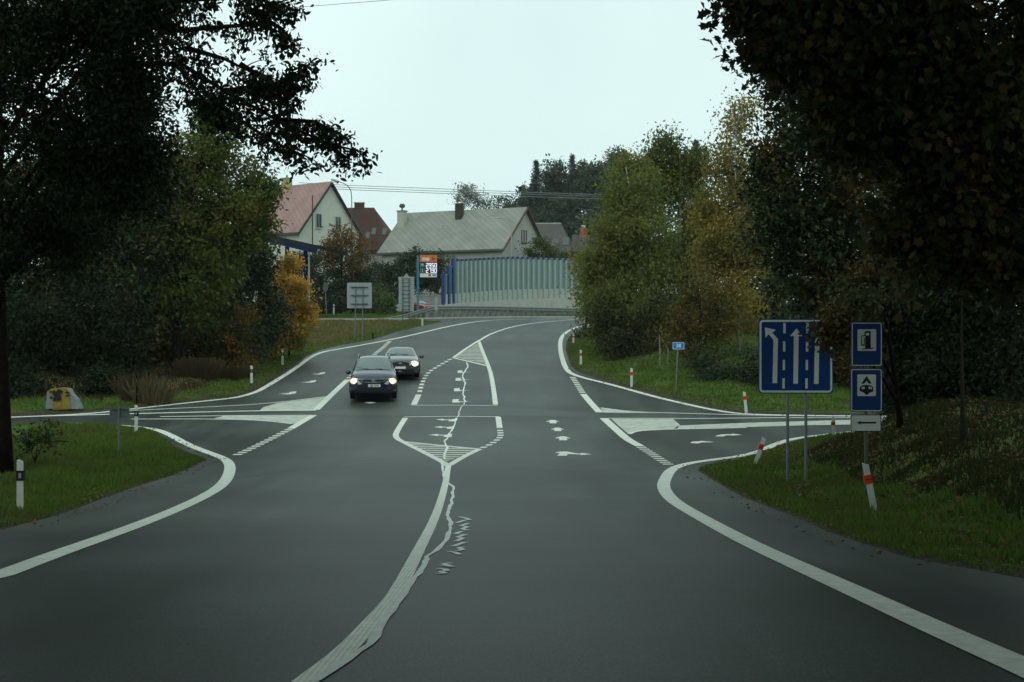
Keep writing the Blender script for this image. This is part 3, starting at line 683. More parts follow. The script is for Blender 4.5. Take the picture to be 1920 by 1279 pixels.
sq = MB().box(X(788), X(796), -.115, -.102, Z(501), Z(494)).build("fuel_tile", MAT['green'], t)
text("fuel_mark", "95", 0.22, MAT['sign_white'], sq, (X(792), -.118, Z(496.5)), bold=.004)
sq = MB().prism(rrect(X(788), X(796), Z(511), Z(504), .03), -.11, -.102).build("fuel_tile", MAT['panel'], t)
border(X(788), X(796), Z(511), Z(504), .03, .035, sq, -.116, MAT['plate_back'])
decal("pump_symbol", [[(X(791), Z(510)), (X(793.4), Z(510)), (X(793.4), Z(505)), (X(791), Z(505))]], MAT['plate_back'], sq, -.116)
SEG = {'2': 'abged', '9': 'abcdfg', '5': 'afgcd', '0': 'abcdef', '7': 'abc'}
def digits(txt, x0, x1, z0, z1, parent):
    mb = MB(); n_ = len(txt); cw = (x1 - x0) / n_; w_ = cw * .80; h = z1 - z0; th = .046
    for i, ch in enumerate(txt):
        x = x0 + i * cw + i * 0.0
        S = {'a': (x, x + w_, z1 - th, z1), 'g': (x, x + w_, z0 + h/2 - th/2, z0 + h/2 + th/2), 'd': (x, x + w_, z0, z0 + th),
             'f': (x, x + th, z0 + h/2, z1), 'b': (x + w_ - th, x + w_, z0 + h/2, z1), 'e': (x, x + th, z0, z0 + h/2), 'c': (x + w_ - th, x + w_, z0, z0 + h/2)}
        for s_q in SEG[ch]:
            a, b_, c_, d_q = S[s_q]; j = .0006 * ord(s_q) % .01
            mb.box(a, b_, -.112 - j, -.102, c_, d_q)
        if i == 1: mb.box(x + w_ + .012, x + w_ + .04, -.111, -.102, z0, z0 + .05)
    return mb.build("lit_digits", MAT['led'], parent)
digits("2950", X(798.8), X(820.2), Z(501.6), Z(493.6), t); digits("2790", X(798.8), X(820.2), Z(511.6), Z(503.6), t)
st_ = MB().box(X(787.6), X(819), -.13, -.102, Z(520), Z(513)).build("footer_strip", MAT['sign_white'], t)
MB().box(X(803.5), X(808), -.134, -.13, Z(518.5), Z(514)).build("footer_mark", M('strip_red', (.45, .05, .06), .5), st_)
MB().box(X(811), X(817.5), -.134, -.13, Z(518), Z(514.5)).build("footer_mark", M('strip_blue', (.12, .2, .3), .5), st_)

# street lamps ---------------------------------------------------------
def lamp(px, pbot, pts, head, D, mat, label):
    p = gnd(px, D); k = D / F; t = thing("street_lamp", label, "street lamp", p, 0, "street lamps by the houses")
    X = lambda q_: (q_ - px) * k
    Z = lambda q_: CAMZ - (q_ - HY) * k - p.z
    MB().tube([(0, 0, -.3), (0, 0, Z(pts[0][1]))], .075, .055, 8).build("lamp_post", mat, t)
    MB().tube([(X(a), 0, Z(b_)) for a, b_ in chaikin(pts, 2)], .05, .04, 7).build("arm", mat, t)
    (x0, y0), (x1, y1) = head
    h = MB().tube([(X(x0), 0, Z(y0)), (X(x0 * .7 + x1 * .3), 0, Z(y0 * .7 + y1 * .3)), (X(x1), 0, Z(y1))], [.07, .14, .1], None, 8).build("lamp_head", MAT['plate_back'], t)
    MB().box(X(min(x0, x1) + 1), X(max(x0, x1) - 2), -.08, .08, Z(max(y0, y1)) - .13, Z(max(y0, y1)) - .06).build("lens", MAT['sign_white'], h)
lamp(659.5, 430, [(659.5, 400), (659.5, 366), (657, 354), (648, 345), (634, 340.5)], [(634, 340.5), (621, 336.5)], 152, MAT['dark_metal'], "dark curved street lamp between the pink roofed and the red roofed house")
lamp(959, 482, [(959, 470), (959, 420), (957.5, 412), (949, 409.5), (938, 409.5)], [(938, 409.5), (921, 410.5)], 160, MAT['plate_back'], "pale grey street lamp with a straight arm before the grey roof")

# power lines ----------------------------------------------------------
MAT['wire'] = M('wire', (0.22, 0.24, 0.25), 0.6)
for i, (ya, yb, yc) in enumerate(((347.5, 352.5, 361), (351.5, 357, 364.5), (355.5, 361, 369))):
    pts = [P(560, ya - 5, 182), P(650, ya, 184), P(800, yb + .6, 188), P(1000, yc, 193), P(1150, yc + 5, 197)]
    tag(MB().tube(pts, .036, .036, 4).build("power_line", MAT['wire']), ["upper one of three overhead wires crossing between the roofs and the sky", "middle one of three overhead wires crossing between the roofs and the sky", "lowest of three overhead wires crossing between the roofs and the sky"][i], "wire", "overhead wires above the roofs")
pts = [P(430, 21, 66), P(560, 13.5, 66), P(720, 1, 66), P(900, -17, 66)]
tag(MB().tube(pts, .012, .012, 4).build("power_line", MAT['wire']), "single faint overhead wire in the top of the sky, next to the leafy limb", "wire")

# guard rail, retaining wall, noise barrier ------------------------------
MAT['concrete'] = M('concrete', (0.40, 0.40, 0.36), 0.85, 0.14, 1.2, detail=8)
MAT['concrete_dk'] = M('weathered_concrete', (0.30, 0.30, 0.27), 0.9, 0.2, 1.0, detail=8)
t = thing("guard_rail", "long steel guard rail with close posts along the outside of the bend", "guard rail", (0, 0, 0))
tr = [(690, 604, 129), (740, 597, 130), (762, 592, 130.5), (788, 584.5, 131.5), (815, 577.5, 132.5), (870, 577, 134), (930, 578, 135.5), (1000, 579.5, 137), (1060, 581, 138), (1120, 583, 139), (1240, 585, 143)]
prof = [(0, .155), (.05, .12), (.05, .06), (0, .02), (0, -.02), (.05, -.06), (.05, -.12), (0, -.155)]
v = []; f = []
rp_ = [P(a, b_, c_) for a, b_, c_ in tr]
for q_ in rp_:
    for dy, dz in prof: v.append((q_.x, q_.y - dy, q_.z + dz * 1.2))
for i in range(len(rp_) - 1):
    for j in range(7): f.append([i*8 + j, (i+1)*8 + j, (i+1)*8 + j + 1, i*8 + j + 1])
mk("rail", v, f, MAT['metal'], t)
cum = [0]
for a, b_ in zip(rp_[:-1], rp_[1:]): cum.append(cum[-1] + (b_ - a).length)
s0 = cum[2]
for i in range(52):
    s_ = s0 + (cum[-1] - s0) * i / 51
    c_ = [float(np.interp(s_, cum, [q_[j] for q_ in rp_])) for j in range(3)]
    zg = tz1(c_[0], c_[1] + .15)
    MB().box(c_[0] - .06, c_[0] + .06, c_[1] + .02, c_[1] + .16, zg - .3, c_[2] + .16).build("rail_post", MAT['metal'], t)
p = P(818, 600, 131.0); k = p.y / F
t = thing("marker_plate", "tall pale marker plate standing at the bend of the guard rail", "marker", (p.x, p.y, tz1(p.x, p.y)))
MB().box(-.14, .14, -.03, .03, .9, (600 - 558) * k + .1, .02).build("plate", MAT['plate_back'], t); MB().box(-.12, .12, -.04, .04, -.2, .9).build("leg", MAT['metal'], t)
# low curb in front of the rail
px_ = [(560, 599.2), (700, 599.3), (790, 598.3), (850, 597), (960, 595.3), (1080, 595)]
mb = MB(); pp = [G(a, b_) for a, b_ in px_]
for a, b_ in zip(pp[:-1], pp[1:]):
    z0 = float(zr(a[1])); z1 = float(zr(b_[1]))
    mb.add([(a[0], a[1], z0 - .1), (b_[0], b_[1], z1 - .1), (b_[0], b_[1] + .25, z1 - .1), (a[0], a[1] + .25, z0 - .1), (a[0], a[1], z0 + .11), (b_[0], b_[1], z1 + .11), (b_[0], b_[1] + .25, z1 + .11), (a[0], a[1] + .25, z0 + .11)], [[3, 2, 1, 0], [4, 5, 6, 7], [0, 1, 5, 4], [1, 2, 6, 5], [2, 3, 7, 6], [3, 0, 4, 7]])
tag(mb.build("kerb", MAT['concrete']), kind='structure')
# barrier geometry: posts traced left to right, receding round the bend
xs = [830.5, 840, 848.5]
while xs[-1] < 1150: xs.append(xs[-1] + 7.9 + 3.0 * min(1, (xs[-1] - 848) / 230))
def bd(x): return 141 + 24 * (max(0.0, x - 830) / 270) ** 0.9
def base_row(x): return float(np.interp(x, [830, 860, 900, 950, 1000, 1050, 1100, 1160], [571, 568.5, 566, 562, 560, 559, 558.5, 558.5]))
def top_row(x): return float(np.interp(x, [848, 880, 930, 958, 1000, 1050, 1100, 1160], [488.5, 487, 484.5, 483.5, 484.5, 486, 487, 488]))
def conc_row(x): return float(np.interp(x, [830, 860, 900, 950, 1000, 1050, 1100, 1160], [552.5, 550, 547, 543.5, 542, 541.5, 542, 543]))
def wall_piece(mb, xa, xb, ra, rb, ta, tb_, th, dy=0.0, da=0.0, db=0.0):
    a0 = P(xa, ra, bd(xa)); b0_ = P(xb, rb, bd(xb)); a1 = P(xa, ta, bd(xa)); b1 = P(xb, tb_, bd(xb))
    d = Vector((b0_.x - a0.x, b0_.y - a0.y, 0)).normalized(); nn = Vector((d.y, -d.x, 0))
    o1 = nn * (th / 2 + dy); o2 = nn * (-th / 2 + dy)
    v = [a0 + o1, b0_ + o1, b0_ + o2, a0 + o2, a1 + o1, b1 + o1, b1 + o2, a1 + o2]
    mb.add(v, [[3, 2, 1, 0], [4, 5, 6, 7], [0, 1, 5, 4], [1, 2, 6, 5], [2, 3, 7, 6], [3, 0, 4, 7]]); return mb
t = thing("noise_barrier", "long green glass noise barrier with blue and grey posts on a concrete base", "noise barrier", (0, 0, 0))
MAT['barrier_glass'] = M('barrier_glass', (0.16, 0.23, 0.21), 0.18, 0.10, 0.35, spec=0.5)
MAT['barrier_blue'] = M('barrier_blue', (0.010, 0.045, 0.15), 0.45, 0.1)
MAT['barrier_post'] = M('barrier_post', (0.30, 0.36, 0.36), 0.5, 0.08)
for i in range(len(xs) - 1):
    xa, xb = xs[i], xs[i + 1]
    tp = (515.5, 500.5)[i] if i < 2 else None
    ta, tb_ = (tp, tp) if tp else (top_row(xa), top_row(xb))
    wall_piece(MB(), xa, xb, base_row(xa), base_row(xb), conc_row(xa), conc_row(xb), .16).build("concrete_panel", MAT['concrete'], t)
    wall_piece(MB(), xa, xb, conc_row(xa), conc_row(xb), ta, tb_, .05).build("glass_panel", MAT['barrier_glass'], t)
    wall_piece(MB(), xa, xb, ta + .05, tb_ + .05, ta - 1.2, tb_ - 1.2, .12).build("top_frame", MAT['barrier_post'], t)
for i, x_ in enumerate(xs):
    hw = 1.7 if i < 3 else 1.15
    tp = (515, 500, 487)[i] - 2 if i < 3 else top_row(x_) - 1.5
    wall_piece(MB(), x_ - hw, x_ + hw, base_row(x_) + 1, base_row(x_) + 1, tp, tp, .30, 0.06).build("post", MAT['barrier_blue'] if i < 3 else MAT['barrier_post'], t)
    if i >= 3: wall_piece(MB(), x_ - hw - .3, x_ + hw + .2, tp + 3.4, tp + 3.4, tp - .6, tp - .6, .36, .06).build("post_cap", MAT['barrier_blue'], t)
mb = MB()
xw = [805, 830, 860, 900, 950, 1000, 1050, 1100, 1170]
for a, b_ in zip(xw[:-1], xw[1:]):
    wall_piece(mb, a, b_, 600, 600, base_row(max(a, 830)) + (.2 if a >= 830 else 8), base_row(b_) + .2, .5, .15)
tag(mb.build("retaining_wall", MAT['concrete']), "pale concrete retaining wall under the noise barrier", "wall")
mb = MB()
for i in range(60):
    s_ = s0 + 2.2 + i * .62
    if s_ + .6 > cum[-1]: break
    q0, q1 = [Vector([float(np.interp(a_, cum, [q_[j] for q_ in rp_])) for j in range(3)]) for a_ in (s_, s_ + .585)]
    z0 = tz1(q0.x, q0.y + .6); mb.box(q0.x, q1.x, q0.y + .45, q0.y + .8, z0 - .4, q0.z - .02 + .015 * math.sin(i * 2.3), .02)
tag(mb.build("block_wall", MAT['concrete_dk']), "low wall of grey concrete blocks behind the guard rail", "wall")
# ------------------------------------------------------------------ houses
def quad_uv(ob, sc=1.0):
    """roof surfaces: uv in metres along and down each face"""
    me = ob.data; uv = me.uv_layers.new(name="UVMap")
    for pl in me.polygons:
        n_ = pl.normal; u = Vector((-n_.y, n_.x, 0)); u = u.normalized() if u.length > 1e-3 else Vector((1, 0, 0)); v_ = n_.cross(u)
        for li in pl.loop_indices:
            c_ = me.vertices[me.loops[li].vertex_index].co; uv.data[li].uv = (c_.dot(u) * sc, c_.dot(v_) * sc)
def slab(mb, quad, th):
    q_ = [Vector(a) for a in quad]; n_ = (q_[1] - q_[0]).cross(q_[2] - q_[0]).normalized(); k_ = len(q_)
    lo = [a - n_ * th for a in q_]
    mb.add(q_ + lo, [list(range(k_)), list(range(k_, 2 * k_))[::-1]] + [[i, i + k_, (i + 1) % k_ + k_, (i + 1) % k_] for i in range(k_)]); return mb
def house(label, apex, D, alpha, W, L, eave_row, wall, roof, roof_mat, verge_mat, hip=0.0, over=0.5, name="house"):
    """apex: pixel of the front gable's peak at distance D; the ridge runs to the left and back by alpha degrees.
    Local frame: x along the ridge (away from the gable), y across, z up; y<0 is the slope that faces the road."""
    A = P(apex[0], apex[1], D); k = D / F
    ze = CAMZ - (eave_row - HY) * k
    zg = tz1(A.x, A.y) - .3
    t = thing(name, label, "house", (A.x, A.y, zg), 0)
    a = R(alpha); t.rotation_euler = (0, 0, math.pi - a)          # local +x points left and back
    zr_ = A.z - zg; ze = ze - zg; hw = W / 2; mb = MB()
    i0 = .35
    wh = hw - over; zw = ze + (zr_ - ze) * over / hw
    v = [(i0, -wh, 0), (i0, wh, 0), (i0, wh, zw - .1), (i0, 0, zr_ - .2), (i0, -wh, zw - .1), (L - i0, -wh, 0), (L - i0, wh, 0), (L - i0, wh, zw - .1), (L - i0, 0, zr_ - .2), (L - i0, -wh, zw - .1)]
    mb.add(v, [[0, 1, 2, 3, 4], [9, 8, 7, 6, 5], [4, 9, 5, 0], [1, 6, 7, 2]]); mb.build("wall", wall, t)
    # note the rotation by pi-a mirrors nothing: local +y is on the road side
    h0 = hip
    mb = MB()
    for s_ in (1, -1):
        q_ = [(h0, 0, zr_), (L - h0, 0, zr_), (L, s_ * hw, ze), (0, s_ * hw, ze)]
        slab(mb, q_ if s_ < 0 else q_[::-1], .14)
    rf = mb.build("roof", roof_mat, t); quad_uv(rf)
    for s_ in (1, -1):
        m2_ = MB().tube([(-.02 + h0, 0, zr_ - .08), (-.02, s_ * (hw + .02), ze - .1)], .12, .12, 4); m2_.build("verge_board", verge_mat, t)
    MB().tube([(h0, 0, zr_ + .02), (L - h0, 0, zr_ + .02)], .11, .11, 6).build("ridge", verge_mat if hip == 0 else roof_mat, t)
    MB().tube([(0, hw, ze - .08), (L, hw, ze - .08)], .09, .09, 6).build("gutter", MAT['dark_metal'], t)
    return t, rf, zr_, ze, hw
def hwindow(t, y, z, w_, h_, frame_mat, x=0.33):
    mb = MB(); f_ = .07
    for (a, b_, c_, d_q) in ((-w_/2, w_/2, h_/2 - f_, h_/2), (-w_/2, w_/2, -h_/2, -h_/2 + f_), (-w_/2, -w_/2 + f_, -h_/2 + f_, h_/2 - f_), (w_/2 - f_, w_/2, -h_/2 + f_, h_/2 - f_), (-f_/2, f_/2, -h_/2 + f_, h_/2 - f_)):
        mb.box(x - .06, x + .03, y + a, y + b_, z + c_, z + d_q)
    fr = mb.build("window", frame_mat, t)
    MB().box(x - .02, x + .02, y - w_/2 + .03, y + w_/2 - .03, z - h_/2 + .03, z + h_/2 - .03).build("pane", MAT['glass'], fr)
    MB().box(x - .14, x, y - w_/2 - .08, y + w_/2 + .08, z - h_/2 - .09, z - h_/2 - .01).build("sill", frame_mat, fr)
def roof_pt(L_x, s_, zr_, ze, hw): # point on the road-side slope (y>0): s_=0 ridge .. 1 eave
    return Vector((L_x, hw * s_, zr_ + (ze - zr_) * s_))
def skylight(rf, x, s_, zr_, ze, hw, w_=.75, l_=1.1):
    c_ = roof_pt(x, s_, zr_, ze, hw); d = Vector((0, hw, ze - zr_)).normalized(); n_ = Vector((0, -(ze - zr_), hw)).normalized(); u = Vector((1, 0, 0))
    q_ = lambda ww, ll, o_: [c_ + u * (sx * ww / 2) + d * (sy * ll / 2) + n_ * o_ for sx, sy in ((-1, -1), (1, -1), (1, 1), (-1, 1))]
    fr = slab(MB(), q_(w_ + .16, l_ + .16, .10)[::-1], .12).build("skylight", MAT['dark_metal'], rf)
    slab(MB(), q_(w_, l_, .125)[::-1], .02).build("pane", MAT['sky_glass'], fr)
def chimney(rf, x, s_, zr_, ze, hw, w_, d_, htop, hbot, mat, cap=True, capmat=None):
    c_ = roof_pt(x, s_, zr_, ze, hw)
    ch = MB().box(c_.x - w_/2, c_.x + w_/2, c_.y - d_/2, c_.y + d_/2, c_.z - hbot, c_.z + htop, .02).build("chimney", mat, rf)
    if cap: MB().box(c_.x - w_/2 - .09, c_.x + w_/2 + .09, c_.y - d_/2 - .09, c_.y + d_/2 + .09, c_.z + htop + .002, c_.z + htop + .13, .02).build("chimney_cap", capmat or MAT['concrete_dk'], ch)
    return ch, c_
MAT['sky_glass'] = M('skylight_glass', (0.75, 0.78, 0.78), 0.04, 0.02, metal=0.75)
MAT['cream'] = M('cream_render', (0.52, 0.53, 0.46), 0.9, 0.06, 1.0)
MAT['grey_render'] = M('grey_render', (0.36, 0.36, 0.32), 0.9, 0.10, 1.0)
MAT['trim_brown'] = M('brown_trim', (0.10, 0.05, 0.035), 0.7, 0.2)
MAT['trim_dark'] = M('dark_trim', (0.025, 0.025, 0.025), 0.7, 0.2)
MAT['win_frame'] = M('window_frame', (0.36, 0.36, 0.34), 0.5, 0.1)
MAT['win_brown'] = M('brown_window_frame', (0.09, 0.055, 0.04), 0.6, 0.1)
MAT['brick_yellow'] = M('yellow_brick', (0.42, 0.33, 0.17), 0.9, 0.2, 6)
MAT['brick_red'] = M('red_brick', (0.33, 0.10, 0.055), 0.9, 0.25, 6)
MAT['brick_brown'] = M('brown_brick', (0.075, 0.038, 0.03), 0.9, 0.25, 6)
MAT['brick_black'] = M('sooty_brick', (0.045, 0.038, 0.034), 0.9, 0.4, 5)
MAT['brick_pale'] = M('pale_brick', (0.40, 0.40, 0.33), 0.9, 0.15, 6)
# grey roofed house
t, rf, zr_, ze, hw = house("house with a large pale grey slate roof and a small brown attic window", (989, 390), 170, 27, 12.6, 17.2, 474, MAT['grey_render'], None, roofmat('grey_slates', (0.235, 0.245, 0.215), 1.8, 42, .66, 14.0), MAT['trim_brown'])
hwindow(t, .25, ze + (zr_ - ze) * .36, 1.35, 1.5, MAT['win_brown'])
chimney(rf, 8.6, .20, zr_, ze, hw, .85, .7, 1.9, .9, MAT['brick_black'], False)
ch, c_ = chimney(rf, 16.2, .34, zr_, ze, hw, .95, .8, 1.9, .9, MAT['brick_pale'])
MB().tube([(c_.x, c_.y, c_.z + 2.03), (c_.x, c_.y, c_.z + 2.35)], .1, .1, 8).build("flue", MAT['dark_metal'], ch)
MB().tube([(c_.x - .28, c_.y, c_.z + 2.45), (c_.x - .15, c_.y, c_.z + 2.62), (c_.x + .15, c_.y, c_.z + 2.62), (c_.x + .28, c_.y, c_.z + 2.45)], [.2, .28, .28, .16], None, 8).build("cowl", MAT['brown_cowl'] if 'brown_cowl' in MAT else MAT['dark_metal'], ch)
c_ = roof_pt(10.3, .40, zr_, ze, hw); MB().box(c_.x - .22, c_.x + .22, c_.y - .2, c_.y + .25, c_.z - .1, c_.z + .34, .05).build("roof_vent", MAT['brick_pale'], rf)
# pink roofed house
t, rf, zr_, ze, hw = house("white rendered house with a dusty pink roof and yellow chimney", (622.5, 342), 172, 38, 11.0, 13.5, 442, MAT['cream'], None, roofmat('pink_tiles', (0.31, 0.195, 0.18), 2.0, 40, .70, 14.0), MAT['trim_dark'])
hwindow(t, 1.9, ze + (zr_ - ze) * .26, .95, 1.75, MAT['win_frame']); hwindow(t, -1.35, ze + (zr_ - ze) * .24, .95, 1.75, MAT['win_frame'])
hwindow(t, 2.2, ze - 2.6, 1.3, 1.5, MAT['win_frame']); hwindow(t, -1.6, ze - 2.6, 1.3, 1.5, MAT['win_frame'])
ch, c_ = chimney(rf, 7.6, .05, zr_, ze, hw, 1.1, .8, 1.25, .8, MAT['brick_yellow'])
MB().tube([(c_.x, c_.y, c_.z + 1.38), (c_.x, c_.y, c_.z + 1.75)], .12, .1, 8).build("flue", MAT['dark_metal'], ch)
MB().tube([(-.1, 3.35, ze - 3.5), (-.1, 3.35, ze + 4.6)], .07, .06, 6).build("mast", MAT['brick_brown'], t)
# dark red roof, half hidden
t, rf, zr_, ze, hw = house("house with a mossy dark red tiled roof, skylights and brick chimney", (703, 391), 196, 8, 13.0, 15.0, 477, MAT['grey_render'], None, roofmat('red_tiles', (0.13, 0.050, 0.036), 2.2, 0, .6), MAT['trim_dark'], hip=0.0)
t.location.x += 4.0; t.rotation_euler[2] = math.pi - R(4)
rf.data.materials[0] = roofmat('red_tiles_worn', (0.060, 0.032, 0.024), 2.4, 0, .5, 14.0)
me_ = rf.data
for v_ in me_.vertices:                                   # hipped at the right end
    if v_.co.x < .5 and v_.co.z > zr_ - 1: v_.co.x += 4.2
for ch_ in list(t.children):
    if ch_.name.startswith(("verge_board", "ridge")): bpy.data.objects.remove(ch_)
me_w = [c_ for c_ in t.children if c_.name.startswith("wall")][0].data
for v_ in me_w.vertices:
    if v_.co.z > zr_ - 1: v_.co.z = ze + .2
slab(MB(), [(.0, hw, ze), (.0, -hw, ze), (4.2, 0, zr_)][::-1], .1).build("hip_end", MAT['brick_brown'], rf)
MB().tube([(4.2, 0, zr_ + .03), (15, 0, zr_ + .03)], .13, .13, 6).build("ridge", MAT['brick_brown'], rf)
MB().tube([(4.2, 0, zr_ + .03), (0, hw, ze + .03)], .12, .12, 6).build("hip_ridge", MAT['brick_brown'], rf)
chimney(rf, 6.2, .0, zr_, ze, hw, 1.3, .7, .75, .6, MAT['brick_brown'])
for x_, s_ in ((4.3, .66), (3.55, .56), (2.1, .57)): skylight(rf, x_, s_ , zr_, ze, hw, .42, 1.2)
# dark grey house on the right
t, rf, zr_, ze, hw = house("house with a dark grey roof and orange brick chimney behind the noise barrier", (1052, 420), 205, 6, 14.0, 13.0, 486, MAT['grey_render'], None, roofmat('dark_tiles', (0.085, 0.08, 0.075), 1.8, 0, .8), MAT['trim_dark'])
t.location.x += 2.4
for v_ in rf.data.vertices:
    if v_.co.x < .5 and v_.co.z > zr_ - 1: v_.co.x += 2.4
for ch_ in list(t.children):
    if ch_.name.startswith(("verge_board", "ridge")): bpy.data.objects.remove(ch_)
me_w = [c_ for c_ in t.children if c_.name.startswith("wall")][0].data
for v_ in me_w.vertices:
    if v_.co.z > zr_ - 1: v_.co.z = ze + .2
slab(MB(), [(0, hw, ze), (0, -hw, ze), (2.4, 0, zr_)][::-1], .1).build("hip_end", MAT['trim_dark'], rf)
MB().tube([(2.4, 0, zr_ + .03), (13, 0, zr_ + .03)], .16, .16, 6).build("ridge", MAT['plate_back'], rf)
for x_, s_ in ((3.0, .62), (1.4, .58)): skylight(rf, x_, s_, zr_, ze, hw, .7, 1.9)
an = MB(); slab(an, [(.6, 3.4, zr_ - 1.95), (-7.5, 3.4, zr_ - 1.95), (-7.5, 7.2, ze - .2), (.6, 7.2, ze - .2)], .15); q_ = an.build("annex_roof", roofmat('annex_tiles', (0.075, 0.07, 0.068), 1.8, 0, .8), t); quad_uv(q_)
if q_.data.polygons[0].normal.z < 0: q_.data.flip_normals()
MB().box(-7.2, .5, 3.5, 6.9, 0, ze - .3).build("annex_wall", MAT['grey_render'], t)
c_ = Vector((-1.0, 3.6, zr_ - 2.2)); ch = MB().box(c_.x - .5, c_.x + .5, c_.y - .4, c_.y + .4, c_.z - .5, c_.z + 1.35).build("chimney", MAT['brick_red'], q_)
MB().tube([(c_.x, c_.y, c_.z + 1.36), (c_.x, c_.y, c_.z + 1.7)], .4, .33, 8).build("chimney_cap", MAT['concrete'], ch)

# petrol station canopy -------------------------------------------------
MAT['deep_blue'] = M('deep_blue_steel', (0.006, 0.014, 0.045), 0.8, 0.15, spec=.05)
MAT['canopy_top'] = M('canopy_roofing', (0.016, 0.021, 0.024), 0.85, 0.15, spec=.05)
t = thing("canopy", "dark blue steel canopy on square posts behind the orange bush", "canopy", gnd(556, 128))
k = 128 / F; b0 = t.location
lo = lambda px, py, D: P(px, py, D) - b0
mb = MB()
tl = lo(500, 432, 138); tr_ = lo(596, 459, 126); bl_ = lo(455, 448, 128); 
q0 = lo(478, 434, 136); q1 = lo(595, 460, 124); q2 = q1 + Vector((1.5, 9.0, 0.0)); q3 = q0 + Vector((1.5, 9.0, 0.0))
slab(mb, [q0, q1, q2, q3], .30); mb.build("roof", MAT['canopy_top'], t)
slab(MB(), [q0 + Vector((0, -.02, -.31)), q1 + Vector((0, -.02, -.31)), q1 + Vector((0, .3, -.31)), q0 + Vector((0, .3, -.31))], .42).build("fascia", MAT['deep_blue'], t)
for px_, D_q in ((538.5, 128), (573, 126.5)):
    a = lo(px_, 470, D_q); MB().box(a.x - .17, a.x + .17, a.y - .17, a.y + .17, -.5, a.z + .35).build("post", MAT['deep_blue'], t)
a = lo(579.5, 470, 126); MB().tube([(a.x, a.y, -.5), (a.x, a.y, a.z + .1), (a.x + .5, a.y - .4, a.z + .35)], .07, .07, 7).build("downpipe", MAT['plate_back'], t)
# garden wall by the red cars
p = gnd(812, 152); mb = MB().box(-1.6, 1.9, -.1, .1, -.3, 1.75).box(-1.75, 2.0, -.14, .14, 1.752, 1.86)
w_ = mb.build("garden_wall", MAT['concrete_dk']); w_.location = p; tag(w_, "grey garden wall beside the parked red car and price sign pole", "wall")

